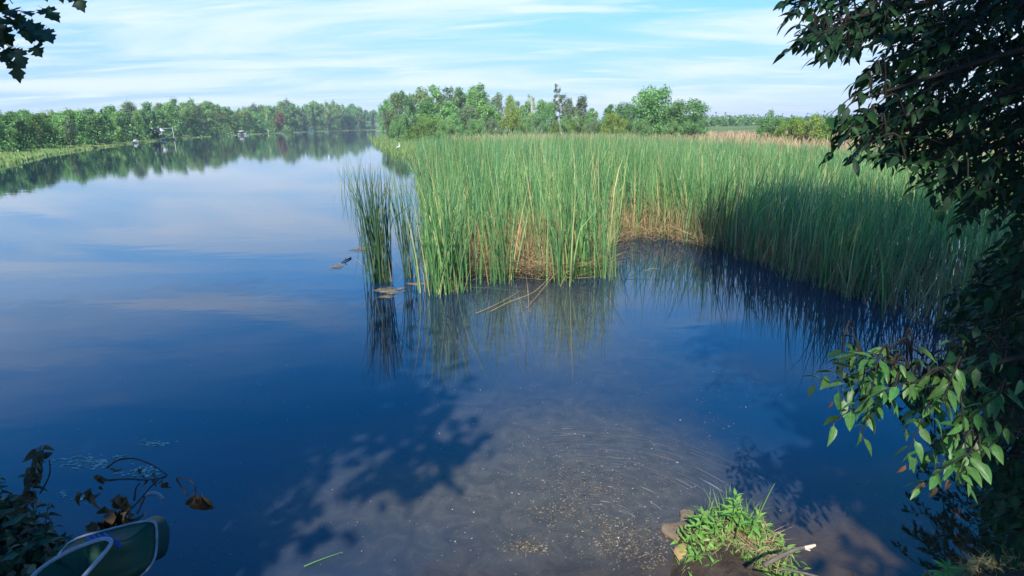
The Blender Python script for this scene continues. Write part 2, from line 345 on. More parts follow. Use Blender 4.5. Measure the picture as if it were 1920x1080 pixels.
def water_material():
    """still lake water: mirror by Fresnel over a turbid body; stirred-up silt hangs in a plume off the bank"""
    m, t, o = mat_new('lake_water')
    geo = N(t, 'ShaderNodeNewGeometry')
    P = geo.outputs['Position']
    wob = N(t, 'ShaderNodeTexNoise'); wob.inputs['Scale'].default_value = .7; wob.inputs['Detail'].default_value = 6; wob.inputs['Roughness'].default_value = .6
    t.links.new(P, wob.inputs['Vector'])
    wsub = N(t, 'ShaderNodeVectorMath', operation='SUBTRACT'); wsub.inputs[1].default_value = (.5, .5, .5)
    t.links.new(wob.outputs['Color'], wsub.inputs[0])
    wsc = N(t, 'ShaderNodeVectorMath', operation='SCALE'); wsc.inputs['Scale'].default_value = 2.0
    t.links.new(wsub.outputs[0], wsc.inputs[0])
    pw = N(t, 'ShaderNodeVectorMath', operation='ADD'); t.links.new(P, pw.inputs[0]); t.links.new(wsc.outputs[0], pw.inputs[1])
    flat = N(t, 'ShaderNodeVectorMath', operation='MULTIPLY'); flat.inputs[1].default_value = (1, 1, 0); t.links.new(pw.outputs[0], flat.inputs[0])

    def blob(cx, cy, rx, ry, lo=.45, hi=1.05):
        s = N(t, 'ShaderNodeVectorMath', operation='SUBTRACT'); s.inputs[1].default_value = (cx, cy, 0); t.links.new(flat.outputs[0], s.inputs[0])
        q = N(t, 'ShaderNodeVectorMath', operation='MULTIPLY'); q.inputs[1].default_value = (1 / rx, 1 / ry, 1); t.links.new(s.outputs[0], q.inputs[0])
        l = N(t, 'ShaderNodeVectorMath', operation='LENGTH'); t.links.new(q.outputs[0], l.inputs[0])
        mr = N(t, 'ShaderNodeMapRange', interpolation_type='SMOOTHSTEP')
        mr.inputs['From Min'].default_value = hi; mr.inputs['From Max'].default_value = lo
        t.links.new(l.outputs['Value'], mr.inputs['Value'])
        return mr.outputs[0]
    a = ground(1010, 900); b = ground(1040, 640)
    g1 = blob(a[0], a[1] - .1, 2.3, 2.0, .15, 1.15)
    g2 = blob(b[0], b[1] + .4, 1.9, 3.2, .1, 1.15)
    k2 = N(t, 'ShaderNodeMath', operation='MULTIPLY'); k2.inputs[1].default_value = .72; t.links.new(g2, k2.inputs[0])
    mx1 = N(t, 'ShaderNodeMath', operation='MAXIMUM'); t.links.new(g1, mx1.inputs[0]); t.links.new(k2.outputs[0], mx1.inputs[1])
    fine = N(t, 'ShaderNodeTexNoise'); fine.inputs['Scale'].default_value = 5; fine.inputs['Detail'].default_value = 9; fine.inputs['Roughness'].default_value = .7; fine.inputs['Distortion'].default_value = 1.2
    t.links.new(P, fine.inputs['Vector'])
    silt = ramp(t, [(.25, G(.038, .036, .027)), (.5, G(.070, .065, .048)), (.75, G(.115, .102, .074))]); t.links.new(fine.outputs['Fac'], silt.inputs[0])
    brown = ramp(t, [(.25, G(.026, .018, .009)), (.5, G(.055, .038, .019)), (.8, G(.095, .068, .036))]); t.links.new(fine.outputs['Fac'], brown.inputs[0])
    c2_a = N(t, 'ShaderNodeMix', data_type='RGBA'); c2_a.inputs[6].default_value = (.0035, .021, .054, 1)
    t.links.new(mx1.outputs[0], c2_a.inputs[0]); t.links.new(silt.outputs[0], c2_a.inputs[7])
    # the bottom shows brown where the water is a hand deep along the bank
    sy = N(t, 'ShaderNodeSeparateXYZ'); t.links.new(flat.outputs[0], sy.inputs[0])
    bx_ = N(t, 'ShaderNodeMath', operation='MULTIPLY_ADD'); bx_.inputs[1].default_value = -.42; t.links.new(sy.outputs['X'], bx_.inputs[0]); t.links.new(sy.outputs['Y'], bx_.inputs[2])
    br = N(t, 'ShaderNodeMapRange', interpolation_type='SMOOTHSTEP'); br.inputs['From Min'].default_value = 3.3; br.inputs['From Max'].default_value = 2.45
    t.links.new(bx_.outputs[0], br.inputs['Value'])
    gx = N(t, 'ShaderNodeMapRange', interpolation_type='SMOOTHSTEP'); gx.inputs['From Min'].default_value = -1.9; gx.inputs['From Max'].default_value = -.9
    t.links.new(sy.outputs['X'], gx.inputs['Value'])
    bg = N(t, 'ShaderNodeMath', operation='MULTIPLY'); t.links.new(br.outputs[0], bg.inputs[0]); t.links.new(gx.outputs[0], bg.inputs[1])
    c2_ = N(t, 'ShaderNodeMix', data_type='RGBA'); t.links.new(bg.outputs[0], c2_.inputs[0]); t.links.new(c2_a.outputs[2], c2_.inputs[6]); t.links.new(brown.outputs[0], c2_.inputs[7])
    p = N(t, 'ShaderNodeBsdfPrincipled')
    t.links.new(c2_.outputs[2], p.inputs['Base Color'])
    p.inputs['Roughness'].default_value = .025
    p.inputs['IOR'].default_value = 1.6
    # faint ripples, a little stronger out on the open lake
    mp = N(t, 'ShaderNodeMapping'); mp.inputs['Scale'].default_value = (.6, 1.5, 1); t.links.new(P, mp.inputs[0])
    r1 = N(t, 'ShaderNodeTexNoise'); r1.inputs['Scale'].default_value = 1.1; r1.inputs['Detail'].default_value = 4
    t.links.new(mp.outputs[0], r1.inputs['Vector'])
    bp = N(t, 'ShaderNodeBump'); bp.inputs['Strength'].default_value = .13; bp.inputs['Distance'].default_value = .02
    t.links.new(r1.outputs['Fac'], bp.inputs['Height']); t.links.new(bp.outputs[0], p.inputs['Normal'])
    t.links.new(p.outputs[0], o.inputs[0])
    return m


def net_material():
    m, t, o = mat_new('green_net_mesh')
    tcx = N(t, 'ShaderNodeTexCoord')
    wv = N(t, 'ShaderNodeTexNoise'); wv.inputs['Scale'].default_value = 260; wv.inputs['Detail'].default_value = 2
    t.links.new(tcx.outputs['Object'], wv.inputs['Vector'])
    rp = ramp(t, [(.35, G(.004, .030, .018)), (.65, G(.010, .070, .040))]); t.links.new(wv.outputs['Fac'], rp.inputs[0])
    p = N(t, 'ShaderNodeBsdfPrincipled'); p.inputs['Roughness'].default_value = .4; p.inputs['Specular IOR Level'].default_value = .12
    t.links.new(rp.outputs[0], p.inputs['Base Color'])
    bp = N(t, 'ShaderNodeBump'); bp.inputs['Strength'].default_value = .5; bp.inputs['Distance'].default_value = .003
    t.links.new(wv.outputs['Fac'], bp.inputs['Height']); t.links.new(bp.outputs[0], p.inputs['Normal'])
    t.links.new(p.outputs[0], o.inputs[0])
    return m


M['ground'] = ground_material()
M['water'] = water_material()
M['net'] = net_material()


def film_material():
    """algae film, ragged and holed, water showing through"""
    m, t, o = mat_new('algae_film')
    g = N(t, 'ShaderNodeNewGeometry')
    n1 = N(t, 'ShaderNodeTexNoise'); n1.inputs['Scale'].default_value = 7; n1.inputs['Detail'].default_value = 9; n1.inputs['Roughness'].default_value = .7
    t.links.new(g.outputs['Position'], n1.inputs['Vector'])
    tcx = N(t, 'ShaderNodeTexCoord')
    c = N(t, 'ShaderNodeVectorMath', operation='SUBTRACT'); c.inputs[1].default_value = (.5, .5, .5); t.links.new(tcx.outputs['Generated'], c.inputs[0])
    c2 = N(t, 'ShaderNodeVectorMath', operation='MULTIPLY'); c2.inputs[1].default_value = (1, 1, 0); t.links.new(c.outputs[0], c2.inputs[0])
    l = N(t, 'ShaderNodeVectorMath', operation='LENGTH'); t.links.new(c2.outputs[0], l.inputs[0])
    a = N(t, 'ShaderNodeMath', operation='MULTIPLY_ADD'); a.inputs[1].default_value = -1.0; a.inputs[2].default_value = .30; t.links.new(l.outputs['Value'], a.inputs[0])
    b = N(t, 'ShaderNodeMath', operation='ADD'); t.links.new(a.outputs[0], b.inputs[0]); t.links.new(n1.outputs['Fac'], b.inputs[1])
    mr = N(t, 'ShaderNodeMapRange', interpolation_type='SMOOTHSTEP'); mr.inputs['From Min'].default_value = .42; mr.inputs['From Max'].default_value = .72; mr.inputs['To Max'].default_value = .8
    t.links.new(b.outputs[0], mr.inputs['Value'])
    rp = ramp(t, [(.3, G(.13, .10, .06)), (.7, G(.27, .21, .13))]); t.links.new(n1.outputs['Fac'], rp.inputs[0])
    p = N(t, 'ShaderNodeBsdfPrincipled'); p.inputs['Roughness'].default_value = .8; t.links.new(rp.outputs[0], p.inputs['Base Color'])
    tr = N(t, 'ShaderNodeBsdfTransparent')
    mx = N(t, 'ShaderNodeMixShader'); t.links.new(mr.outputs[0], mx.inputs[0]); t.links.new(tr.outputs[0], mx.inputs[1]); t.links.new(p.outputs[0], mx.inputs[2])
    t.links.new(mx.outputs[0], o.inputs[0])
    return m


M['film'] = film_material()


# ------------------------------------------------------------------ mesh helpers
class MB:
    """collects vertices and faces of one mesh"""
    def __init__(self):
        self.V, self.T, self.Q, self.n = [], [], [], 0

    def add(self, V, F):
        V = np.asarray(V, float).reshape(-1, 3)
        F = np.asarray(F, int)
        if F.size:
            (self.T if F.shape[1] == 3 else self.Q).append(F + self.n)
        self.V.append(V)
        self.n += len(V)
        return self

    def mesh(self, name, mat, smooth=False):
        me = bpy.data.meshes.new(name)
        V = np.concatenate(self.V) if self.V else np.zeros((0, 3))
        T = np.concatenate(self.T) if self.T else np.zeros((0, 3), int)
        Q = np.concatenate(self.Q) if self.Q else np.zeros((0, 4), int)
        me.vertices.add(len(V)); me.vertices.foreach_set('co', V.astype(np.float32).ravel())
        me.loops.add(T.size + Q.size)
        me.loops.foreach_set('vertex_index', np.concatenate([T.ravel(), Q.ravel()]).astype(np.int32))
        me.polygons.add(len(T) + len(Q))
        st = np.concatenate([np.arange(len(T)) * 3, T.size + np.arange(len(Q)) * 4]).astype(np.int32)
        me.polygons.foreach_set('loop_start', st)
        if smooth:
            me.polygons.foreach_set('use_smooth', np.ones(len(T) + len(Q), bool))
        me.update(calc_edges=True)
        me.materials.append(mat)
        return me

    def build(self, name, mat, parent=None, smooth=False, **props):
        return obj(name, self.mesh(name, mat, smooth), parent, **props)


def obj(name, me, parent=None, loc=None, **props):
    o = bpy.data.objects.new(name, me)
    COL.objects.link(o)
    if parent is not None:
        o.parent = parent
    if loc is not None:
        o.location = loc
    for k, v in props.items():
        o[k] = v
    return o


def thing(name, label, category, loc=(0, 0, 0), group=None, rotz=0.0, scale=None):
    o = bpy.data.objects.new(name, None)
    COL.objects.link(o)
    o.empty_display_size = 0.2
    o.location = loc
    o.rotation_euler = (0, 0, rotz)
    if scale is not None:
        o.scale = scale
    o['label'], o['category'] = label, category
    if group:
        o['group'] = group
    return o


def tube(pts, rad, n=6, cap=True):
    pts = np.asarray(pts, float)
    rad = np.broadcast_to(np.asarray(rad, float), (len(pts),))
    tan = np.gradient(pts, axis=0)
    tan /= np.linalg.norm(tan, axis=1, keepdims=True) + 1e-9
    ref = np.array([0, 0, 1.0]) if abs(tan[0][2]) < .8 else np.array([1.0, 0, 0])
    V = []
    a = np.arange(n) * 2 * np.pi / n
    u = np.cross(tan[0], ref); u /= np.linalg.norm(u)
    for p, t, r in zip(pts, tan, rad):
        u = u - t * np.dot(u, t); u /= np.linalg.norm(u) + 1e-9
        w = np.cross(t, u)
        V.append(p + r * (np.cos(a)[:, None] * u + np.sin(a)[:, None] * w))
    V = np.concatenate(V)
    F = []
    for i in range(len(pts) - 1):
        for k in range(n):
            F.append((i * n + k, i * n + (k + 1) % n, (i + 1) * n + (k + 1) % n, (i + 1) * n + k))
    return V, np.array(F)


def tube_cap(mb, pts, rad, n=6):
    V, F = tube(pts, rad, n)
    base = mb.n
    mb.add(V, F)
    m = len(pts)
    for s in (0, (m - 1) * n):
        c = V[s:s + n].mean(0)
        mb.add(np.concatenate([[c], V[s:s + n]]), [(0, 1 + k, 1 + (k + 1) % n) for k in range(n)])


def spline(pts, n=24, closed=False):
    P = np.asarray(pts, float)
    out = []
    m = len(P)
    segs = m if closed else m - 1
    per = max(2, n // segs)
    for i in range(segs):
        if closed:
            p0, p1, p2, p3 = P[(i - 1) % m], P[i], P[(i + 1) % m], P[(i + 2) % m]
        else:
            p0, p1, p2, p3 = P[max(i - 1, 0)], P[i], P[i + 1], P[min(i + 2, m - 1)]
        for k in range(per):
            s = k / per
            out.append(.5 * ((2 * p1) + (-p0 + p2) * s + (2 * p0 - 5 * p1 + 4 * p2 - p3) * s * s + (-p0 + 3 * p1 - 3 * p2 + p3) * s ** 3))
    if not closed:
        out.append(P[-1])
    return np.array(out)


def boxm(mb, c, s, rz=0.0, taper=1.0):
    x, y, z = np.array(s) / 2
    V = np.array([[-x, -y, -z], [x, -y, -z], [x, y, -z], [-x, y, -z], [-x * taper, -y * taper, z], [x * taper, -y * taper, z], [x * taper, y * taper, z], [-x * taper, y * taper, z]])
    ca, sa = math.cos(rz), math.sin(rz)
    V = V @ np.array([[ca, sa, 0], [-sa, ca, 0], [0, 0, 1]]) + np.array(c)
    mb.add(V, [(0, 3, 2, 1), (4, 5, 6, 7), (0, 1, 5, 4), (1, 2, 6, 5), (2, 3, 7, 6), (3, 0, 4, 7)])


def blades(base, az, lean, H, W, curve, nseg=4, twist=None, droop=0.0, tipw=.08):
    """many grass or reed blades at once: tapering strips that lean and bow"""
    base = np.asarray(base, float); n = len(base)
    az, lean, H, W, curve = [np.broadcast_to(np.asarray(q, float), (n,)) for q in (az, lean, H, W, curve)]
    droop = np.broadcast_to(np.asarray(droop, float), (n,))
    if twist is None:
        twist = rng.uniform(0, np.pi, n)
    s = np.linspace(0, 1, nseg + 1)
    hor = np.sin(lean)[:, None] * s + curve[:, None] * s ** 2.2 + droop[:, None] * np.clip(s - .6, 0, 1) ** 1.3 * 1.6
    ver = np.cos(lean)[:, None] * s - .45 * curve[:, None] ** 2 * s ** 2.5 - droop[:, None] * np.clip(s - .68, 0, 1) ** 1.4 * 3.0
    d = np.stack([np.cos(az), np.sin(az)], 1)
    P = np.zeros((n, nseg + 1, 3))
    P[:, :, :2] = base[:, None, :2] + d[:, None, :] * (hor * H[:, None])[:, :, None]
    P[:, :, 2] = base[:, None, 2] + ver * H[:, None]
    w = (W[:, None] * .5) * np.clip(np.minimum(1.0, (1 - s) * 2.2 + tipw), 0, 1)[None, :]
    side = np.stack([np.cos(twist), np.sin(twist), np.zeros(n)], 1)
    A = P - side[:, None, :] * w[:, :, None]
    B = P + side[:, None, :] * w[:, :, None]
    V = np.stack([A, B], 2).reshape(n, -1, 3)
    k = 2 * (nseg + 1)
    f = np.array([[2 * i, 2 * i + 1, 2 * i + 3, 2 * i + 2] for i in range(nseg)])
    F = (f[None] + (np.arange(n) * k)[:, None, None]).reshape(-1, 4)
    return V.reshape(-1, 3), F


def leaf_template(wid=.44, nose=.45, fold=.18, droop=.25, n=5, petiole=.12):
    """pointed oval leaf folded on its midrib, unit length along +x"""
    s = np.linspace(0, 1, n + 1)
    w = wid * .5 * np.sin(np.pi * s ** nose) ** .9
    w[0] = w[-1] = 0
    V, F = [], []
    mid = np.stack([s + petiole, 0 * s, -droop * s ** 2], 1)
    L = mid + np.stack([0 * s, w, w * fold * 2], 1)
    Rr = mid + np.stack([0 * s, -w, w * fold * 2], 1)
    V = np.concatenate([mid, L[1:-1], Rr[1:-1]])
    m, l, r = (lambda i: i), (lambda i: n + i), (lambda i: n + (n - 1) + i)
    T = [(m(0), m(1), l(1)), (m(0), r(1), m(1)), (m(n), l(n - 1), m(n - 1)), (m(n), m(n - 1), r(n - 1))]
    Q = []
    for i in range(1, n - 1):
        Q += [(m(i), m(i + 1), l(i + 1), l(i)), (m(i), r(i), r(i + 1), m(i + 1))]
    # the leaf stalk
    k = len(V)
    V = np.concatenate([V, [[0, .008, 0], [0, -.008, 0], [petiole + .02, -.008, 0], [petiole + .02, .008, 0]]])
    Q.append((k, k + 1, k + 2, k + 3))
    return V, np.array(T), np.array(Q)


def maple_template():
    half = [(0, 0), (.10, .10), (.02, .34), (.16, .30), (.20, .47), (.33, .40), (.40, .44), (.42, .28), (.40, .17), (.56, .28), (.60, .40), (.68, .26), (.80, .24), (.82, .13), (1.0, 0)]
    o = half + [(x, -y) for x, y in half[-2:0:-1]]
    o = np.array(o)
    n = len(o)
    V = np.zeros((n + 1, 3))
    V[:n, 0] = o[:, 0] + .25
    V[:n, 1] = o[:, 1]
    V[:n, 2] = -.22 * o[:, 0] ** 2 + .12 * np.abs(o[:, 1])
    V[n] = (.38 + .25 - .1, 0, -.02)
    T = np.array([(n, i, (i + 1) % n) for i in range(n)])
    V = np.concatenate([V, [[0, .01, 0], [0, -.01, 0], [.3, -.01, 0], [.3, .01, 0]]])
    return V, T, np.array([(n + 1, n + 2, n + 3, n + 4)])


def frame_from(d, upv, roll):
    d = d / (np.linalg.norm(d) + 1e-9)
    y = np.cross(upv, d)
    if np.linalg.norm(y) < 1e-3:
        y = np.cross(np.array([1.0, 0, 0]), d)
    y /= np.linalg.norm(y)
    z = np.cross(d, y)
    c, s = math.cos(roll), math.sin(roll)
    y2 = y * c + z * s
    z2 = -y * s + z * c
    return np.stack([d, y2, z2], 1)


def random_frames(r, n, bias):
    d = r.normal(size=(n, 3)) + bias
    d /= np.linalg.norm(d, axis=1, keepdims=True)
    y = np.cross(np.array([0, 0, 1.0]), d); y /= np.linalg.norm(y, axis=1, keepdims=True) + 1e-9
    z = np.cross(d, y)
    a = r.normal(0, .55, n)[:, None]
    return np.stack([d, y * np.cos(a) + z * np.sin(a), -y * np.sin(a) + z * np.cos(a)], 2)


def leaves_into(mb, tmpl, placed):
    """placed: list of (position, 3x3 frame, length)"""
    V0, T0, Q0 = tmpl
    if not placed:
        return
    P = np.array([p for p, _, _ in placed]); Fm = np.array([f for _, f, _ in placed]); S = np.array([s for _, _, s in placed])
    V = np.einsum('nij,kj->nki', Fm, V0) * S[:, None, None] + P[:, None, :]
    n, k = len(placed), len(V0)
    off = (np.arange(n) * k)[:, None, None]
    base = mb.n
    mb.V.append(V.reshape(-1, 3)); mb.n += n * k
    if len(T0):
        mb.T.append((T0[None] + off).reshape(-1, 3) + base)
    if len(Q0):
        mb.Q.append((Q0[None] + off).reshape(-1, 4) + base)


def leaf_obj(me, placed, parent, name='leaf', inv=None):
    p, f, s = placed
    o = bpy.data.objects.new(name, me)
    COL.objects.link(o)
    o.parent = parent
    p = np.asarray(p) - (inv if inv is not None else 0)
    f = f * s
    o.matrix_local = Matrix([[*f[0], p[0]], [*f[1], p[1]], [*f[2], p[2]], [0, 0, 0, 1]])
    return o


def mesh_of(tmpl, name, mat):
    mb = MB()
    V, T, Q = tmpl
    mb.V.append(V); mb.n = len(V)
    if len(T): mb.T.append(T)
    if len(Q): mb.Q.append(Q)
    return mb.mesh(name, mat, smooth=True)


# ------------------------------------------------------------------ lake outline and terrain
near_bank = [(-2600, 620), (-900, 700), (-250, 800), (-60, 880), (60, 960), (150, 1060), (330, 1130), (700, 1160), (1100, 1150), (1245, 1085),
             (1265, 1010), (1320, 972), (1400, 968), (1450, 1010), (1475, 1090), (1560, 1120), (1680, 1095), (1780, 1062), (1900, 1030), (2050, 930), (2350, 760)]
LAKE = [ground(u, v)[:2] for u, v in near_bank]
LAKE += [(14, 6), (19, 10), (24, 17), (26, 28), (22, 40), (10, 48), (0, 47), (-4.5, 46)]
LAKE += [ground(u, v)[:2] for u, v in [(850, 304), (785, 294), (738, 277), (708, 259), (702, 249), (745, 245)]]
shore_px = [(760, 242), (690, 243.5), (640, 245), (560, 248), (480, 251.5), (400, 255.5), (330, 260), (250, 268), (170, 276.5), (80, 288), (0, 303), (-120, 330), (-400, 380)]
SHORE = [ground(u, v)[:2] for u, v in shore_px]
LAKE += SHORE + [(-80, 12), (-60, 4)]
LAKE = np.array(LAKE)


def inside(P):
    x, y = P[:, 0], P[:, 1]
    c = np.zeros(len(P), bool)
    A, B = LAKE, np.roll(LAKE, -1, 0)
    for (x1, y1), (x2, y2) in zip(A, B):
        k = ((y1 > y) != (y2 > y))
        c ^= k & (x < (x2 - x1) * (y - y1) / (y2 - y1 + 1e-12) + x1)
    return c


def lake_dist(P):
    P = np.asarray(P, float)
    best = np.full(len(P), 1e9)
    A, B = LAKE, np.roll(LAKE, -1, 0)
    for a, b in zip(A, B):
        ab = b - a
        t = np.clip(((P - a) @ ab) / (ab @ ab + 1e-12), 0, 1)
        best = np.minimum(best, np.hypot(*(P - a - t[:, None] * ab).T))
    return np.where(inside(P), -best, best)


def height(P):
    P = np.atleast_2d(np.asarray(P, float))[:, :2]
    sd = lake_dist(P)
    r = np.hypot(P[:, 0], P[:, 1])
    near = .95 * (1 - np.exp(-np.maximum(sd, 0) / 1.7))
    far = .45 * (1 - np.exp(-np.maximum(sd, 0) / 8.0)) + np.clip(sd - 60, 0, 200) * .004
    w = np.clip((r - 8) / 14, 0, 1)
    land = near * (1 - w) + far * w + .02
    land += np.where(sd > 0, (.03 * np.sin(P[:, 0] * 3.1 + 1.3 * np.sin(P[:, 1] * 2.3)) * np.cos(P[:, 1] * 2.7)) * np.clip(sd, 0, 1), 0)
    bed = np.maximum(-.06 - .22 * np.maximum(-sd, 0), -1.6)
    k = np.clip((sd + .12) / .24, 0, 1)
    return bed * (1 - k) + land * k


def hz(x, y):
    return float(height([[x, y]])[0])


def build_ground():
    rr = np.concatenate([[0.0], np.geomspace(.35, 3600, 250)])
    na = 560
    # finer where the camera looks
    th = np.linspace(0, 2 * np.pi, na, endpoint=False)
    th = th - .55 * np.sin(2 * (th - np.pi / 2)) * .5 * np.cos(th - np.pi / 2) ** 2
    X = rr[1:, None] * np.cos(th)[None]
    Y = rr[1:, None] * np.sin(th)[None]
    P = np.concatenate([[[0, 0]], np.stack([X, Y], -1).reshape(-1, 2)])
    Z = height(P)
    V = np.concatenate([P, Z[:, None]], 1)
    nr = len(rr) - 1
    i = np.arange(nr - 1)[:, None] * na; k = np.arange(na)[None]
    a = 1 + i + k; b = 1 + i + (k + 1) % na
    Q = np.stack([a, a + na, b + na, b], -1).reshape(-1, 4)
    T = np.array([(0, 1 + j, 1 + (j + 1) % na) for j in range(na)])
    mb = MB(); mb.add(V, Q); mb.T.append(T)
    mb.build('ground', M['ground'], smooth=True, kind='structure')
    n = 96
    rr = np.geomspace(2, 900, 16)
    th = np.linspace(0, 2 * np.pi, n, endpoint=False)
    V = [[0, 0, 0]] + [[r * math.cos(t), r * math.sin(t), 0] for r in rr for t in th]
    mb = MB()
    mb.add(V, [(0, 1 + j, 1 + (j + 1) % n) for j in range(n)])
    mb.Q.append(np.array([(1 + i * n + j, 1 + (i + 1) * n + j, 1 + (i + 1) * n + (j + 1) % n, 1 + i * n + (j + 1) % n) for i in range(len(rr) - 1) for j in range(n)]))
    mb.build('water', M['water'], kind='structure')


build_ground()


# ------------------------------------------------------------------ distant trees: one prototype mesh per kind and variant, unit height
def cards(C, size, r, outward=None):
    """small bent leaf sprays centred at C"""
    n = len(C)
    a = r.normal(size=(n, 3)); a /= np.linalg.norm(a, axis=1, keepdims=True)
    if outward is not None:
        a = a * .75 + outward * .8
        a /= np.linalg.norm(a, axis=1, keepdims=True)
    ref = r.normal(size=(n, 3))
    u = np.cross(a, ref); u /= np.linalg.norm(u, axis=1, keepdims=True) + 1e-9
    w = np.cross(a, u)
    s = (size * r.uniform(.6, 1.4, n))[:, None]
    k1 = r.uniform(.5, 1.0, (n, 1)); k2 = r.uniform(.5, 1.0, (n, 1))
    V = np.stack([C - u * s, C - w * s * .6 * k1, C + u * s * k2, C + w * s * .6], 1) + (a * s * .3)[:, None, :] * np.array([0, 1, 0, 1])[None, :, None]
    F = np.arange(n * 4).reshape(n, 4)
    return V.reshape(-1, 3), F


def lobes_crown(lobes, per, size, r, squash=1.0, ragged=.22):
    mb = MB()
    for (c, rad, dens) in lobes:
        n = int(per * dens)
        d = r.normal(size=(n, 3)); d /= np.linalg.norm(d, axis=1, keepdims=True)
        q = r.uniform(.25, 1, n) ** .45 * (1 + ragged * r.normal(size=n))
        C = np.array(c) + d * (q * rad)[:, None] * np.array([1, 1, squash])
        mb.add(*cards(C, size, r, d))
    return mb


def make_kind(kind, seed):
    r = np.random.default_rng(seed * 17 + 5)
    tr = MB()
    lob = []
    bend = r.uniform(-.03, .03, 2)
    trunk = lambda s: np.array([bend[0] * s * s * 2, bend[1] * s * s * 2, s])
    if kind == 'birch':
        S = np.linspace(-.02, .95, 8)
        tr.add(*tube([trunk(s) for s in S], np.interp(S, [0, 1], [.014, .003]), 6))
        for k in range(26):
            z = r.uniform(.18, .95); a = r.uniform(0, 6.28)
            R_ = .15 * math.sin(math.pi * min(1, (1.02 - z) / .80)) ** .8 * r.uniform(.4, 1.15)
            tip = trunk(z) + np.array([math.cos(a) * R_, math.sin(a) * R_, .02])
            if k % 2:
                tr.add(*tube([trunk(z - .08), (trunk(z - .03) + tip) / 2, tip], [.005, .004, .002], 4))
            lob.append((tip, r.uniform(.045, .085), 1))
        cr = lobes_crown(lob, 110, .019, r, 1.6, .34)
    elif kind == 'alder':
        S = np.linspace(-.02, .85, 7)
        tr.add(*tube([trunk(s) for s in S], np.interp(S, [0, 1], [.022, .004]), 6))
        for k in range(30):
            z = r.uniform(.06, .93); a = r.uniform(0, 6.28)
            R_ = .25 * math.sin(math.pi * min(1, max(.03, (1.0 - z)) ** .85 * .8)) ** .8 * r.uniform(.3, 1.1)
            tip = trunk(z) + np.array([math.cos(a) * R_, math.sin(a) * R_, 0])
            if k % 2:
                tr.add(*tube([trunk(max(.05, z - .12)), (trunk(z - .04) + tip) / 2, tip], [.008, .006, .003], 4))
            lob.append((tip, r.uniform(.065, .12), 1.2))
        cr = lobes_crown(lob, 130, .024, r, 1.05, .28)
    elif kind == 'spruce':
        S = np.linspace(-.02, .99, 6)
        tr.add(*tube([trunk(s) for s in S], np.interp(S, [0, 1], [.014, .002]), 6))
        cr = MB()
        for z in np.linspace(.08, .985, 24):
            R_ = .17 * (1 - z) ** .85 + .008
            nb = 9
            for a in r.uniform(0, 6.28, nb):
                L = R_ * r.uniform(.7, 1.2)
                q = r.uniform(.1, 1, 9)
                C = np.stack([np.cos(a) * L * q, np.sin(a) * L * q, z - .35 * L * q], 1) + trunk(z) * [1, 1, 0] + r.normal(size=(9, 3)) * .008
                cr.add(*cards(C, .02, r))
    elif kind == 'willow':
        for k in range(5):
            a = r.uniform(0, 6.28)
            tip = np.array([math.cos(a) * .22, math.sin(a) * .22, r.uniform(.5, .8)])
            tr.add(*tube([[0, 0, -.02], tip * [.3, .3, .45], tip], [.022, .016, .005], 5))
        for k in range(92):
            z = r.uniform(.06, .88); a = r.uniform(0, 6.28)
            R_ = .38 * math.sin(math.pi * min(1, max(.04, 1.0 - z) ** .62 * .97)) ** .6 * math.sqrt(r.uniform(.12, 1))
            lob.append((np.array([math.cos(a) * R_, math.sin(a) * R_, z]), r.uniform(.09, .14), 1))
        cr = lobes_crown(lob, 95, .023, r, .95, .24)
    elif kind == 'shrub':
        for k in range(7):
            a = r.uniform(0, 6.28)
            tip = np.array([math.cos(a) * .5, math.sin(a) * .5, r.uniform(.5, .8)])
            tr.add(*tube([[0, 0, -.03], tip * [.35, .35, .5], tip], [.02, .015, .005], 5))
        for k in range(40):
            a = r.uniform(0, 6.28); q = math.sqrt(r.uniform(0, 1))
            z = (1 - q ** 2.6) * .95 * r.uniform(.2, 1) ** .6
            lob.append((np.array([math.cos(a) * q * .78, math.sin(a) * q * .78, z + .07]), r.uniform(.11, .18), 1))
        cr = lobes_crown(lob, 130, .030, r, .9, .24)
    elif kind == 'sparse':
        for j in range(3):
            b2 = r.uniform(-.09, .09, 2)
            S = np.linspace(-.02, r.uniform(.86, .99), 8)
            pt = lambda s: np.array([b2[0] * s, b2[1] * s, s])
            tr.add(*tube([pt(s) for s in S], np.interp(S, [0, 1], [.013, .003]), 5))
            for k in range(15):
                z = r.uniform(.2, S[-1]); a = r.uniform(0, 6.28)
                L = .14 * (1.1 - z) + .03
                tip = pt(z) + np.array([math.cos(a) * L, math.sin(a) * L, r.uniform(-.01, .05)])
                tr.add(*tube([pt(z - .03), (pt(z) + tip) / 2, tip], [.005, .004, .002], 4))
                lob.append((tip, r.uniform(.025, .05), .5 if z > .45 else 1))
        cr = lobes_crown(lob, 55, .020, r, 1.2, .3)
    return tr, cr


BARK = dict(birch='birchbark', alder='bark', spruce='bark', willow='bark', shrub='bark', sparse='birchbark')
LEAF = dict(birch='f_birch', alder='f_alder', spruce='f_spruce', willow='f_willow', shrub='f_willow', sparse='f_grey')
NAMES = dict(birch='birch_tree', alder='alder_tree', spruce='spruce_tree', willow='willow_tree', shrub='shrub', sparse='thin_tree')
_proto = {}


def proto(kind, variant, leaf):
    key = (kind, variant)
    if key not in _proto:
        tr, cr = make_kind(kind, variant + 3 * len(kind))
        _proto[key] = (tr.mesh('trunk', M[BARK[kind]], True), cr, {})
    tm, cr, done = _proto[key]
    if leaf not in done:
        done[leaf] = cr.mesh('crown', M[leaf])
    return tm, done[leaf]


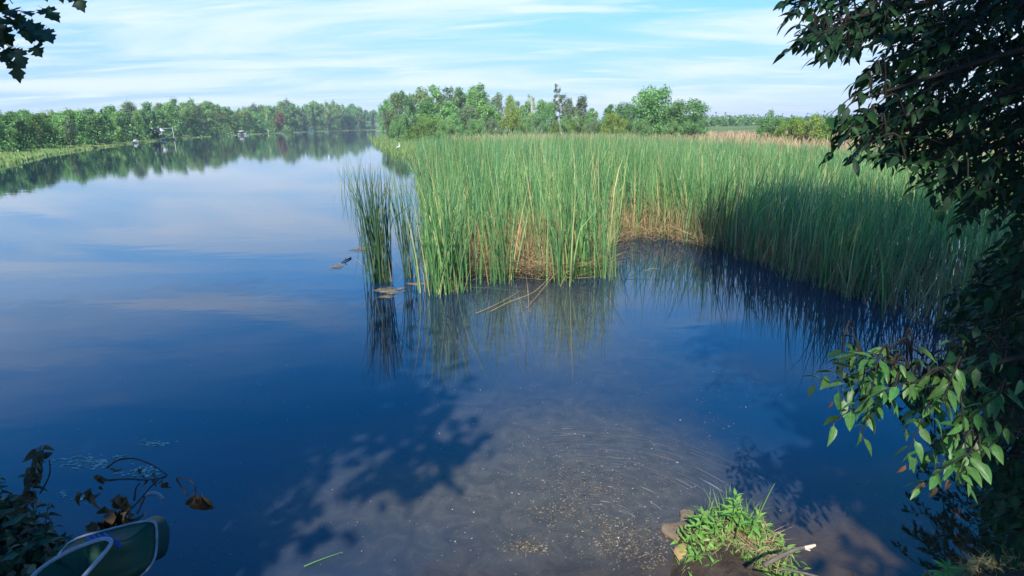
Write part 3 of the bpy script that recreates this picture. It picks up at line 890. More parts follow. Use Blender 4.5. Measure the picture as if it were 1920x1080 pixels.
def plant(kind, xy, H, wid=1.0, variant=None, leaf=None, label='', group=None, sink=0.05, category='tree', name=None, bark=None):
    variant = random.randrange(4) if variant is None else variant
    leaf = leaf or (LEAF[kind] if kind != 'birch' or random.random() < .75 else 'f_grey')
    tm, cm_ = proto(kind, variant, leaf)
    t = thing(name or NAMES[kind], label, category, (xy[0], xy[1], hz(*xy) - sink), group, random.uniform(0, 6.28), (H * wid, H * wid, H))
    a = obj('trunk' if kind != 'shrub' else 'stems', tm, t)
    b = obj('crown', cm_, t)
    return t


def top_height(u, v, depth):
    return at(u, v, depth)


# far shore, left: rows of trees whose tops follow the skyline
SKY_U = [-150, 0, 60, 120, 180, 250, 300, 350, 400, 450, 500, 560, 620, 660, 705, 740]
SKY_V = [222, 213, 208, 203, 205, 198, 194, 190, 196, 198, 194, 192, 190, 196, 207, 212]
su = np.array([u for u, _ in shore_px][::-1], float)
sxy = np.array(SHORE[::-1])


def shore_at(u):
    return np.array([np.interp(u, su, sxy[:, 0]), np.interp(u, su, sxy[:, 1])])


ORD = ['first', 'second', 'third', 'fourth', 'fifth', 'sixth', 'seventh', 'eighth', 'ninth', 'tenth', 'eleventh', 'twelfth', 'thirteenth', 'fourteenth', 'fifteenth', 'sixteenth', 'seventeenth', 'eighteenth', 'nineteenth', 'twentieth', 'twenty-first', 'twenty-second', 'twenty-third', 'twenty-fourth', 'twenty-fifth', 'twenty-sixth', 'twenty-seventh', 'twenty-eighth', 'twenty-ninth', 'thirtieth']
MARKS = [(129, 'the pale-trunked birch'), (247, 'the small moored boat'), (312, 'the jetty posts'), (450, 'the white canopy boat'), (523, 'the russet tree')]


def row_labels(us, phrase):
    """count each tree of a row off from the landmark on the shore nearest to it"""
    out = []
    cnt = {}
    order = sorted(range(len(us)), key=lambda i: min(abs(us[i] - m) for m, _ in MARKS))
    res = [None] * len(us)
    for i in order:
        m, nm = min(MARKS, key=lambda q: abs(us[i] - q[0]))
        side = 'left' if us[i] < m else 'right'
        k = cnt.get((nm, side), 0)
        cnt[(nm, side)] = k + 1
        res[i] = phrase(i, ORD[k], side, nm)
    return res


def shoreline_trees():
    kinds_txt = dict(birch='birch', alder='dark leafy tree', spruce='pointed conifer')
    # front row
    us = []
    u = -26.0
    while u < 742:
        us.append(u)
        u += random.uniform(8.5, 14.5)
    us = [q for q in us if abs(q - 129) > 5 and abs(q - 523) > 9]
    ks, info = [], []
    for q in us:
        x = random.random()
        conif = .55 if 138 < q < 190 else (.3 if 225 < q < 250 else .12)
        birchy = .75 if 330 < q < 470 else .5
        k = 'spruce' if x < conif else ('birch' if x < conif + birchy * (1 - conif) else 'alder')
        ks.append(k)
    def lab(i, o, side, nm):
        return f'{kinds_txt[ks[i]]}, front row of far shore, {o} {side} of {nm}'
    labs = row_labels(us, lab)
    for q, k, lb in zip(us, ks, labs):
        p = shore_at(q)
        d = p / np.linalg.norm(p)
        back = np.interp(q, [0, 130, 250, 330, 700], [19, 11, 9, 12, 10]) * random.uniform(.8, 1.5)
        p = p + d * back
        depth = float(np.dot(np.array([p[0], p[1], 0]) - CAMP, fwd))
        vt = np.interp(q, SKY_U, SKY_V)
        full = at(q, vt, depth)[2]
        H = full * random.uniform(.66, .95) * (1 if k != 'spruce' else .9)
        H = max(H, 3.0)
        plant(k, p, H, random.uniform(.9, 1.35) * (1.15 if k == 'birch' else 1), label=lb, group='front row of trees on the far shore')
    # second row, taller crowns above the first
    us2, u = [], -30.0
    while u < 748:
        us2.append(u)
        u += random.uniform(9, 15)
    ks2 = ['birch' if random.random() < .5 else ('alder' if random.random() < .93 else 'spruce') for _ in us2]
    labs = row_labels(us2, lambda i, o, side, nm: f'taller {kinds_txt[ks2[i]]} of the row behind, {o} {side} of {nm}')
    for q, k, lb in zip(us2, ks2, labs):
        p = shore_at(q)
        d = p / np.linalg.norm(p)
        p = p + d * random.uniform(20, 34) * np.interp(q, [0, 300], [.8, 1.2])
        depth = float(np.dot(np.array([p[0], p[1], 0]) - CAMP, fwd))
        vt = np.interp(q, SKY_U, SKY_V) + random.uniform(-5, 9)
        H = at(q, vt, depth)[2] - hz(*p)
        plant(k, p, H, random.uniform(.9, 1.25), label=lb, group='second row of trees on the far shore')
    # two trees one notices
    p = shore_at(129); p = p + p / np.linalg.norm(p) * 5
    plant('birch', p, at(129, 224, float(np.dot(np.array([*p, 0]) - CAMP, fwd)))[2], 1.3, 1, label='birch with a bright pale trunk at the water edge of the far shore')
    p = shore_at(523); p = p + p / np.linalg.norm(p) * 4
    dd = float(np.dot(np.array([*p, 0]) - CAMP, fwd))
    plant('birch', p, at(523, 209, dd)[2], 1.7, 2, leaf='f_russet', label='russet brown withering birch among green trees of the far shore')
    # the wood behind reads as one mass
    mb = MB()
    r = np.random.default_rng(77)
    for q in np.arange(-160, 790, 5.0):
        p = shore_at(q); d = p / np.linalg.norm(p)
        for row in range(3):
            pp = p + d * (38 + 14 * row + r.uniform(-5, 5)) * np.interp(q, [0, 300], [.8, 1.3])
            depth = float(np.dot(np.array([*pp, 0]) - CAMP, fwd))
            vt = np.interp(q, SKY_U, SKY_V) + r.uniform(0, 10)
            H = at(q, vt, depth)[2]
            n = 110
            c = r.normal(size=(n, 3)); c /= np.linalg.norm(c, axis=1, keepdims=True)
            qd = r.uniform(.2, 1, n) ** .5
            C = np.array([pp[0], pp[1], H * .52]) + c * qd[:, None] * np.array([H * .25, H * .25, H * .48])
            mb.add(*cards(C, H * .03, r, c))
    for q in np.arange(-160, 790, 2.5):
        p = shore_at(q); d = p / np.linalg.norm(p)
        pp = p + d * (r.uniform(10, 26) + np.interp(q, [0, 180], [9, 0]))
        hh = np.interp(q, [0, 300], [1.8, 3.6])
        C = np.array([pp[0], pp[1], hh * .5]) + r.normal(size=(90, 3)) * np.array([1.6, 1.6, hh * .3])
        mb.add(*cards(C, hh * .07, r))
    mb.build('forest', M['f_alder'], kind='stuff', label='dense green wood behind the far shore trees', category='forest')
    # low green fringe of sedge between the wood and the water
    n = 14000
    q = np.where(r.uniform(0, 1, n) < .4, r.uniform(-90, 200, n), r.uniform(-90, 712, n))
    B = np.array([shore_at(a) for a in q])
    D = B / np.linalg.norm(B, axis=1, keepdims=True)
    back = r.uniform(-.8, 1, n) * np.interp(q, [0, 130, 300, 400, 700], [13, 8, 7, 8, 9])
    B = B + D * back[:, None]
    Z = np.maximum(height(B), -.1)
    hgt = r.uniform(.18, .5, n)
    V, F = blades(np.concatenate([B, Z[:, None]], 1), r.uniform(0, 6.28, n), r.uniform(0, .35, n), hgt, r.uniform(.12, .3, n), r.uniform(0, .3, n), 2, twist=r.normal(0, .5, n))
    mb = MB(); mb.add(V, F)
    mb.build('sedge_fringe', M['sedge'], kind='stuff', label='low green sedge fringe along the far shore', category='sedge')


shoreline_trees()


# ------------------------------------------------------------------ grove, shrubs and meadow behind the reeds
def plant_px(kind, u, v_top, depth, wpx=None, label='', leaf=None, variant=None, group=None, category='tree', dw=None):
    top = at(u, v_top, depth)
    xy = top[:2]
    H = top[2] - hz(*xy) + .05
    wid = 1.0
    if wpx:
        nat = dict(birch=.36, alder=.62, spruce=.36, willow=.92, shrub=1.8, sparse=.4)[kind]
        wid = (wpx / FPX * depth) / (nat * H)
    return plant(kind, xy, H, wid, variant, leaf, label, group, category=category)


g1 = 'trees of the grove behind the reeds'
grove = [
    # u, top, depth, width px, kind, leaf, label
    (722, 184, 150, 30, 'alder', None, 'alder at the left end of the grove, beside the lake inlet'),
    (742, 176, 158, 34, 'birch', None, 'birch second from the left end of the grove'),
    (760, 168, 165, 44, 'alder', None, 'tall alder where the grove skyline steps up beside the inlet'),
    (786, 166, 170, 46, 'birch', None, 'tall pale birch left of the middle of the grove'),
    (812, 161, 172, 48, 'alder', None, 'highest broad alder in the middle of the grove'),
    (838, 164, 172, 44, 'birch', None, 'birch right of the highest alder in the grove'),
    (862, 165, 168, 46, 'alder', 'f_birch', 'light green alder in the right half of the grove'),
    (886, 163, 165, 44, 'alder', None, 'alder next to the pointed birch of the grove'),
    (907, 158, 160, 40, 'birch', None, 'pointed birch that tops the right end of the grove'),
    (928, 176, 150, 30, 'birch', None, 'lower birch on the right shoulder of the grove'),
    (938, 180, 138, 16, 'sparse', None, 'slim thin-leaved tree at the right foot of the grove'),
    (800, 188, 130, 56, 'alder', None, 'rounded alder in the front of the grove above the olive shrubs'),
    (846, 186, 128, 58, 'alder', 'f_birch', 'pale rounded tree in the front of the grove'),
    (878, 194, 116, 50, 'willow', 'f_grey', 'grey green willow in front of the grove'),
    (912, 184, 112, 54, 'alder', None, 'dark green alder at the front right corner of the grove'),
    (732, 203, 118, 36, 'willow', 'f_grey', 'grey willow overhanging the inlet at the grove edge'),
    (955, 181, 140, 20, 'birch', None, 'small dark birch poking up right of the grove'),
    (968, 187, 140, 26, 'alder', 'f_birch', 'small pale tree between the grove and the white-stemmed birch'),
    (998, 173, 120, 24, 'sparse', 'f_birch', 'white-stemmed birch with an airy crown behind the reeds'),
    (988, 190, 128, 30, 'alder', 'f_birch', 'short leafy tree just left of the white-stemmed birch'),
    (1018, 188, 128, 32, 'alder', 'f_birch', 'short leafy tree just right of the white-stemmed birch'),
    (1034, 192, 124, 30, 'alder', None, 'dark short alder left of the gaunt thin-crowned tree'),
    (1053, 160, 112, 40, 'sparse', None, 'gaunt tall tree with a thin greyish crown and bare stems'),
    (1066, 182, 118, 26, 'alder', 'f_grey', 'grey leafy tree close behind the gaunt tree'),
    (1093, 182, 116, 34, 'birch', None, 'narrow birch right of the gaunt tree'),
    (1112, 200, 112, 28, 'alder', None, 'low alder between the narrow birch and the willows'),
    (1141, 193, 104, 40, 'alder', None, 'dark round tree left of the big willows'),
    (1176, 187, 96, 46, 'willow', None, 'lower willow leaning against the tallest willow'),
    (1229, 155, 80, 88, 'willow', None, 'tallest round willow standing behind the reeds'),
    (1288, 181, 78, 82, 'willow', None, 'broad round willow at the right of the tallest willow'),
]
for (u, v, d, w, k, lf, lb) in grove:
    plant_px(k, u, v, d, w, lb, lf, group=g1 if d > 105 else 'willows behind the reeds')
g2 = 'shrubs in front of the grove'
for (u, v, d, w, lf, lb) in [
    (766, 206, 108, 56, 'f_willow', 'rounded green shrub at the left foot of the grove'),
    (806, 211, 104, 76, 'f_lime', 'wide olive shrub in front of the grove'),
    (788, 226, 96, 66, 'f_lime', 'low pale green mound of shrub beside the white wading bird'),
    (850, 214, 104, 44, 'f_willow', 'green shrub between the olive shrub and the grey willow'),
    (957, 197, 100, 58, 'f_lime', 'bright green shrub right of the grove'),
    (1010, 206, 104, 46, 'f_willow', 'green shrub under the white-stemmed birch'),
    (1041, 222, 92, 24, 'f_lime', 'small yellowish shrub left below the gaunt tree'),
    (1082, 213, 92, 44, 'f_lime', 'yellow green shrub below the narrow birch'),
    (1118, 224, 90, 38, 'f_grey', 'low grey green shrub between yellow shrub and willows'),
    (1153, 211, 84, 66, 'f_lime', 'yellow green shrub left of the tallest willow'),
    (1205, 222, 74, 60, 'f_willow', 'low shrub at the foot of the tallest willow'),
    (1262, 226, 73, 50, 'f_willow', 'low shrub between the two big willows'),
    (742, 219, 100, 40, 'f_willow', 'low green shrub at the inlet below the grey willow'),
    (835, 223, 96, 52, 'f_willow', 'low green shrub right of the olive shrub'),
    (892, 222, 98, 56, 'f_willow', 'low dark shrub in front of the dark alder'),
    (925, 220, 98, 44, 'f_grey', 'low grey green shrub left of the bright green shrub'),
    (985, 219, 97, 40, 'f_willow', 'low shrub between bright green shrub and white-stemmed birch'),
    (1060, 220, 95, 36, 'f_willow', 'low shrub right under the gaunt tree'),
    (1100, 222, 94, 34, 'f_willow', 'small shrub just right of the yellow green shrub under the narrow birch'),
    (1130, 218, 92, 40, 'f_willow', 'small green shrub left of the dark round tree'),
    (1300, 222, 74, 70, 'f_willow', 'low shrub at the foot of the broad round willow'),
    (1448, 213, 64, 66, 'f_willow', 'dark round shrub alone at the meadow edge'),
    (1487, 219, 57, 84, 'f_lime', 'green shrub touching the dark round shrub at the meadow edge'),
    (1524, 213, 54, 92, 'f_lime', 'highest spreading shrub on the meadow beside the overhanging tree'),
    (1568, 221, 52, 84, 'f_lime', 'shrub partly covered by the tips of the overhanging tree'),
    (1650, 236, 66, 60, 'f_willow', 'round shrub half hidden behind the overhanging tree'),
    (1790, 226, 60, 130, 'f_willow', 'large shrub seen through gaps of the overhanging tree'),
]:
    plant_px('shrub', u, v, d, w, lb, lf, group=g2 if u < 1300 else 'shrubs on the meadow', category='shrub')


def meadow():
    r = np.random.default_rng(5)
    # dry grass standing on the meadow behind the reeds
    n = 26000
    u = r.uniform(700, 2050, n)
    dep = 26 * np.exp(r.uniform(0, 1, n) ** 1.3 * math.log(8))
    P = np.array([CAMP + (fwd + rt * ((a - 960) / FPX)) * d for a, d in zip(u, dep)])[:, :2]
    sd = lake_dist(P)
    ok = (sd > -1.5) & ((u > 850) | (dep > 110)) & (dep < 105)
    P = P[ok]; n = len(P)
    Z = np.maximum(height(P), -.1)
    h = r.uniform(.5, 1.05, n)
    V, F = blades(np.concatenate([P, Z[:, None]], 1), r.uniform(0, 6.28, n), r.uniform(0, .4, n), h, r.uniform(.02, .06, n) * (1 + dep[ok] / 60), r.uniform(0, .4, n), 2, twist=r.normal(0, .6, n))
    mb = MB(); mb.add(V, F)
    mb.build('dry_grass', M['hay'], kind='stuff', label='tan dry meadow grass behind the reed bed', category='grass')
    # short green marsh growth round the inlet
    n = 9000
    u = r.uniform(684, 900, n)
    v = r.uniform(244, 308, n)
    P = np.array([ground(a, b)[:2] for a, b in zip(u, v)])
    sd = lake_dist(P)
    ok = (sd > -2.0) & (P[:, 1] < 170)
    P = P[ok]; n = len(P)
    V, F = blades(np.concatenate([P, np.full((n, 1), -.08)], 1), r.uniform(0, 6.28, n), r.uniform(0, .4, n), r.uniform(.35, .8, n), r.uniform(.03, .09, n), r.uniform(0, .4, n), 2, twist=r.normal(0, .6, n))
    mb = MB(); mb.add(V, F)
    mb.build('marsh_grass', M['sedge'], kind='stuff', label='short olive green marsh grass round the lake inlet', category='grass')
    # the last line of trees at the end of the open field
    mb = MB()
    for a in np.arange(1180, 2300, 3.0):
        d = 270 + r.uniform(-25, 25)
        q = CAMP + (fwd + rt * ((a - 960) / FPX)) * d
        H = r.uniform(2.4, 4.6)
        C = np.array([q[0], q[1], .5 + H * .5]) + r.normal(size=(60, 3)) * np.array([1.5, 1.5, H * .26])
        mb.add(*cards(C, .75, r))
    mb.build('far_treeline', M['f_alder'], kind='stuff', label='thin bluish line of trees at the far end of the meadow', category='forest')


meadow()


# ------------------------------------------------------------------ things on the far shore
def far_things():
    def spot(u, z=0.0, off=0.0):
        p = shore_at(u)
        return p + p / np.linalg.norm(p) * off

    def hull(L, W, H, mb):
        S = np.linspace(-1, 1, 9)
        rows = []
        for s in S:
            w = W / 2 * (1 - max(0, s) ** 2.2 * .92) * (1 - max(0, -s) ** 4 * .25)
            k = H * (1 + .25 * max(0, s) ** 2)
            rows.append([[s * L / 2, -w, k], [s * L / 2, -w * .75, .12], [s * L / 2, 0, 0], [s * L / 2, w * .75, .12], [s * L / 2, w, k]])
        V = np.array(rows).reshape(-1, 3)
        F = [(i * 5 + k, i * 5 + k + 1, (i + 1) * 5 + k + 1, (i + 1) * 5 + k) for i in range(8) for k in range(4)]
        mb.add(V, F)
        mb.add(V[:5], [(0, 1, 2, 3)]) if False else mb.add(V[:5], [(0, 1, 2), (0, 2, 4), (2, 3, 4)])
        mb.add(V[-5:], [(0, 1, 2), (0, 2, 4), (2, 3, 4)])
    # small white boat
    p = spot(247, off=-1.5)
    t = thing('rowing_boat', 'small white boat moored at the grassy far shore', 'boat', (p[0], p[1], -.12), rotz=.5)
    t.scale = (.62, .62, .62)
    mb = MB(); hull(3.6, 1.4, .75, mb); mb.build('hull', M['white'], t)
    for x in (-.8, .3):
        mb = MB(); boxm(mb, (x, 0, .55), (.25, 1.1, .05)); mb.build('bench', M['greywood'], t)
    mb = MB(); boxm(mb, (.9, 0, .95), (.9, .7, .5), 0, .7); mb.build('cabin', M['white'], t)
    # parasol on the little beach
    p = spot(293, off=3.5)
    z = max(0.05, hz(*p))
    t = thing('parasol', 'open white parasol above the little beach beside the jetty', 'parasol', (p[0], p[1], z))
    mb = MB(); mb.add(*tube([[0, 0, 0], [0, 0, 2.7]], .035, 8)); mb.build('pole', M['greywood'], t)
    mb = MB()
    n = 10; a = np.arange(n) * 2 * np.pi / n
    ring = lambda r_, zz: np.stack([np.cos(a) * r_, np.sin(a) * r_, np.full(n, zz)], 1)
    V = np.concatenate([[[0, 0, 2.85]], ring(.85, 2.62), ring(1.6, 2.2), ring(1.6, 2.0)])
    mb.add(V, [(0, 1 + k, 1 + (k + 1) % n) for k in range(n)])
    mb.Q.append(np.array([(1 + b * n + k, 1 + (b + 1) * n + k, 1 + (b + 1) * n + (k + 1) % n, 1 + b * n + (k + 1) % n) for b in (0, 1) for k in range(n)]))
    mb.build('canopy', M['fabric'], t)
    # white dinghy below the parasol
    p = spot(297, off=-.8)
    t = thing('dinghy', 'tiny white dinghy drawn up below the parasol', 'boat', (p[0], p[1], -.08), rotz=1.2)
    mb = MB(); hull(2.4, 1.1, .55, mb); mb.build('hull', M['white'], t)
    mb = MB(); boxm(mb, (0, 0, .4), (.25, .9, .05)); mb.build('bench', M['greywood'], t)
    # jetty with two pale posts
    p = spot(312, off=-2)
    d = np.array([p[0], p[1]]) / np.linalg.norm(p)
    ang = math.atan2(d[1], d[0])
    t = thing('jetty', 'grey wooden jetty with tall pale posts at the far shore', 'jetty', (p[0], p[1], 0), rotz=ang - math.pi / 2)
    for x in (-1.3, 1.3):
        for y in (-1.5, 2.5):
            mb = MB(); mb.add(*tube([[x, y, -1.2], [x, y, 3.0 if y < 0 else 2.6]], .13, 8)); mb.build('post', M['greywood'], t)
    for k in range(16):
        mb = MB(); boxm(mb, (0, -1.9 + k * .36, .45), (2.9, .3, .06)); mb.build('plank', M['greywood'], t)
    mb = MB(); boxm(mb, (0, -1.5, 2.75), (2.9, .14, .16)); mb.build('crossbeam', M['greywood'], t)
    # dark boathouse between the trees
    p = spot(272, off=13)
    t = thing('boathouse', 'dark brown boathouse half hidden by trees behind the parasol', 'boathouse', (p[0], p[1], hz(*p) - .1), rotz=.5, scale=(.62, .62, .62))
    for nm, c, s in (('back_wall', (0, 3, 1.6), (8, .15, 3.2)), ('side_wall', (-4, 0, 1.6), (.15, 5.84, 3.2)), ('side_wall', (4, 0, 1.6), (.15, 5.84, 3.2))):
        mb = MB(); boxm(mb, c, s); mb.build(nm, M['darkwood'], t)
    for x in (-3.6, -1.2, 1.2, 3.6):
        mb = MB(); boxm(mb, (x, -3, 1.5), (.2, .2, 3.0)); mb.build('post', M['darkwood'], t)
    for s in (-1, 1):
        mb = MB(); V = np.array([[-4.6, 0, 4.4], [4.6, 0, 4.4], [4.6, s * 3.8, 3.1], [-4.6, s * 3.8, 3.1]]); V2 = V + [0, 0, .12]
        mb.add(np.concatenate([V, V2]), [(0, 1, 2, 3), (4, 7, 6, 5), (0, 4, 5, 1), (1, 5, 6, 2), (2, 6, 7, 3), (3, 7, 4, 0)]); mb.build('roof', M['roofing'], t)
    # boat with a white canopy
    p = spot(450, off=-2.5)
    t = thing('canopy_boat', 'white canopy boat lying at the far shore under pale trunks', 'boat', (p[0], p[1], -.15), rotz=.25)
    t.scale = (.46, .46, .46)
    mb = MB(); hull(6.5, 2.4, 1.5, mb); mb.build('hull', M['white'], t)
    mb = MB(); boxm(mb, (-.3, 0, 1.7), (3.0, 1.9, .9), 0, .8); mb.build('cabin', M['darkwood'], t)
    mb = MB(); boxm(mb, (-.3, 0, 3.5), (4.4, 2.3, .55), 0, .72); mb.build('canopy', M['fabric'], t)
    for x in (-2, 1.4):
        for y in (-.9, .9):
            mb = MB(); mb.add(*tube([[x, y, 1.3], [x, y, 3.3]], .05, 6)); mb.build('pole', M['greywood'], t)
    # upturned white boat farther on
    p = spot(580, off=1.5)
    t = thing('upturned_boat', 'white upturned boat on the bank right of the russet tree', 'boat', (p[0], p[1], max(.1, hz(*p)) + .9), rotz=.1)
    t.scale = (.6, .6, .6)
    mb = MB(); hull(5, 1.6, .9, mb); o = mb.build('hull', M['white'], t); o.rotation_euler = (math.pi, 0, 0)
    mb = MB(); boxm(mb, (0, 0, .02), (4.2, .08, .08)); mb.build('keel', M['greywood'], t)
    # white wading bird in the inlet
    p = ground(747, 284)
    t = thing('egret', 'white wading bird standing in the shallow inlet', 'bird', (p[0], p[1], 0), rotz=.6, scale=(.62, .62, .62))
    S = np.array([[-.42, 0, .52], [-.3, 0, .58], [-.1, 0, .68], [.1, 0, .76], [.24, 0, .86], [.27, 0, 1.0], [.2, 0, 1.12], [.16, 0, 1.25], [.22, 0, 1.37], [.32, 0, 1.38]]) * 1.0
    mb = MB(); tube_cap(mb, spline(S, 27), np.interp(np.linspace(0, 1, 28), [0, .12, .28, .42, .55, .7, .88, .95, 1], [.02, .09, .16, .15, .08, .045, .05, .06, .03]), 10); mb.build('body', M['feather'], t, smooth=True)
    mb = MB(); mb.add(*tube([[.33, 0, 1.38], [.52, 0, 1.34]], [.022, .004], 6)); mb.build('bill', M['bill'], t)
    for y in (-.06, .06):
        mb = MB(); mb.add(*tube([[-.06, y, .6], [-.1, y, .3], [-.05, y, -.15]], .014, 6)); mb.build('leg', M['legs'], t)
    # angler's float
    p = ground(617, 296)
    t = thing('fishing_float', 'tiny white fishing float on open water left of the reeds', 'float', (p[0], p[1], 0))
    mb = MB(); tube_cap(mb, [[0, 0, -.06], [0, 0, 0], [0, 0, .07], [0, 0, .12]], [.01, .045, .04, .01], 8); mb.build('body', M['floatred'], t, smooth=True)
    mb = MB(); mb.add(*tube([[0, 0, .11], [0, 0, .28]], .012, 6)); mb.build('antenna', M['floatred'], t)


far_things()


# ------------------------------------------------------------------ reeds
def reed_blades(B, r, hmean=2.15, hsd=.22, lean=.10, wmul=1.0, droopy=.2):
    n = len(B)
    # neighbours lean alike
    az = 2.2 * np.sin(B[:, 0] * .9 + 1) + 1.7 * np.sin(B[:, 1] * .7) + r.normal(0, 1.1, n)
    H = np.clip(r.normal(hmean, hsd, n) + .12 * np.sin(B[:, 0] * 1.6 + 2 * np.sin(B[:, 1])), 1.0, 2.75)
    # the bed is lower towards the open meadow on the right
    bx = B[:, 0] / np.maximum(B[:, 1], 1)
    H = H * np.interp(np.hypot(B[:, 0], B[:, 1]), [7, 9, 14, 22, 40], [.84, .84, .94, .95, .88])
    H = H * (1 - .36 * np.clip((bx - .17) / .36, 0, 1) * np.clip((np.hypot(B[:, 0], B[:, 1]) - 7.5) / 9, 0, 1))
    W = r.uniform(.011, .021, n) * wmul
    dr = np.where(r.uniform(0, 1, n) < droopy, r.uniform(.12, .55, n), 0)
    return blades(B, az, np.abs(r.normal(0, lean, n)), H, W, np.abs(r.normal(.05, .09, n)), 5, droop=dr)


FRONT_U = [760, 800, 850, 900, 960, 1020, 1080, 1125, 1140, 1165, 1200, 1260, 1330, 1400, 1480, 1560, 1640, 1720, 1800, 1900, 2000, 2150]
FRONT_V = [470, 505, 520, 512, 512, 520, 515, 505, 475, 452, 446, 450, 466, 496, 528, 556, 584, 612, 638, 660, 680, 700]


def reeds():
    r = np.random.default_rng(21)
    fx = np.array([ground(u, v)[:2] for u, v in zip(FRONT_U, FRONT_V)])
    B = []
    # distance of the bed's front edge for each bearing
    bear = np.arctan2(fx[:, 0], fx[:, 1]); dist = np.hypot(fx[:, 0], fx[:, 1])
    o = np.argsort(bear); bear, dist = bear[o], dist[o]
    n = 90000
    x = r.uniform(-9, 30, n); y = r.uniform(4, 52, n)
    th = np.arctan2(x, y); d = np.hypot(x, y)
    fd = np.interp(th, bear, dist) + .34 * np.sin(x * 4.3) * np.sin(x * 1.9 + 1) + r.normal(0, .2, n)
    left = -.136 * y + .02       # left rim of the bed
    left = left + .12 * np.sin(y * 1.7) + .02 * y * np.sin(y * .6)
    ins = (d > fd) & (x > left)
    edge = np.minimum(d - fd, (x - left))
    # uneven density: clumps and thin spots, less where hidden far back
    cl = np.sin(x * 2.1 + 1.7 * np.sin(y * 1.3)) * np.sin(y * 1.9 + 1.1 * np.sin(x * 1.7)) * .5 + .5
    pr = np.clip(.12 + .85 * cl, 0, 1) * np.clip((d - fd) / .5 + .25, 0, 1)
    pr *= np.interp(d - fd, [0, 3, 8, 20, 40], [1, 1, .75, .6, .45])
    ux = 960 + FPX * x / (y * math.cos(PITCH) + .7)
    pr *= np.where((ux > 865) & (ux < 1110) & (d - fd < 1.0), .32, 1.0)
    sdl = lake_dist(np.stack([x, y], 1))
    ins &= sdl < 1.0
    k = ins & (r.uniform(0, 1, n) < pr)
    B = np.stack([x, y, np.full(n, -.25)], 1)[k]
    far = np.hypot(B[:, 0], B[:, 1])
    mb = MB()
    # each shoot is a fan of two or three blades
    for j in range(3):
        sel = r.uniform(0, 1, len(B)) < (1.0, .8, .5)[j]
        C = B[sel] + np.concatenate([r.normal(0, .025, (sel.sum(), 2)), np.zeros((sel.sum(), 1))], 1)
        mb.add(*reed_blades(C, r, 2.36 - .14 * j, .3, .09 + .05 * j, np.interp(far[sel], [8, 40], [1.0, 1.7])))
    mb.build('reeds', M['reed'], kind='stuff', label='dense bed of tall green reeds standing in the lake', category='reeds')
    print('reed shoots', len(B))
    # dry stalks near the feet of the bed
    n = 40000
    x = r.uniform(-2.2, 12, n); y = r.uniform(4, 18, n)
    th = np.arctan2(x, y); d = np.hypot(x, y); fd = np.interp(th, bear, dist)
    cl = np.sin(x * 1.3 + 2 + 1.2 * np.sin(y)) * .5 + .5
    k = (d > fd + .1) & (d < fd + 3.2) & (x > -1.2) & (r.uniform(0, 1, n) < .45 + .65 * cl)
    B = np.stack([x, y, np.full(n, -.2)], 1)[k]
    n = len(B)
    mb = MB()
    mb.add(*blades(B, r.uniform(0, 6.28, n), np.abs(r.normal(0, .2, n)), r.uniform(.5, 1.35, n), r.uniform(.008, .016, n), np.abs(r.normal(0, .12, n)), 3, droop=np.where(r.uniform(0, 1, n) < .35, r.uniform(.2, .7, n), 0)))
    # matted, fallen stalks lying just over the water along the edge
    n = 1400
    u = np.where(r.uniform(0, 1, n) < .75, r.uniform(850, 1135, n), r.uniform(1135, 1340, n))
    P = np.array([ground(a, np.interp(a, FRONT_U, FRONT_V)) for a in u])
    D = P[:, :2] / np.linalg.norm(P[:, :2], axis=1, keepdims=True)
    P[:, :2] += D * r.uniform(-.42, .45, n)[:, None]
    P[:, 2] = r.uniform(.0, .28, n)
    mb.add(*blades(P, r.uniform(0, 6.28, n), r.uniform(1.15, 1.55, n), r.uniform(.25, .85, n), r.uniform(.009, .016, n), np.abs(r.normal(0, .08, n)), 4, twist=r.uniform(0, 3.14, n)))
    mb.build('dry_reeds', M['straw'], kind='stuff', label='dry straw coloured stalks at the feet of the reed bed', category='reeds')

    # outlying clumps, each a plant on its own
    clumps = [
        (714, 528, 52, .10, 2.15, .06, 'reed_dark', 'dark upright reed clump standing alone in open water left of the reed bed'),
        (766, 520, 16, .045, 2.0, .06, 'reed_dark', 'slim reed clump between the lone dark clump and the reed bed'),
        (655, 365, 14, .25, 2.0, .12, 'reed', 'sparse leaning reeds farthest left in open water'),
        (690, 420, 8, .2, 1.9, .14, 'reed_dark', 'thin reeds leaning outward behind the lone dark clump'),
        (748, 400, 8, .3, 2.0, .08, 'reed', 'loose green reed clump at the water gap beside the reed bed'),
        (768, 350, 10, .4, 2.0, .08, 'reed', 'farther loose reed clump at the back of the water gap'),
        (842, 545, 85, .19, 2.25, .07, 'reed', 'front reed clump stepping out at the left corner of the reed bed'),
        (812, 505, 50, .14, 2.2, .07, 'reed', 'reed clump at the left rim of the reed bed'),
        (935, 530, 24, .18, 2.2, .07, 'reed', 'reed clump at the front edge above the fallen straw'),
        (1060, 528, 32, .18, 2.2, .07, 'reed', 'reed clump at the right front corner of the bright reeds'),
        (1105, 515, 46, .16, 2.1, .08, 'reed', 'rightmost clump of the bright front reeds beside open water'),
        (1138, 520, 12, .12, 1.7, .1, 'reed', 'few thin reeds alone in the water beside the bright front reeds'),
    ]
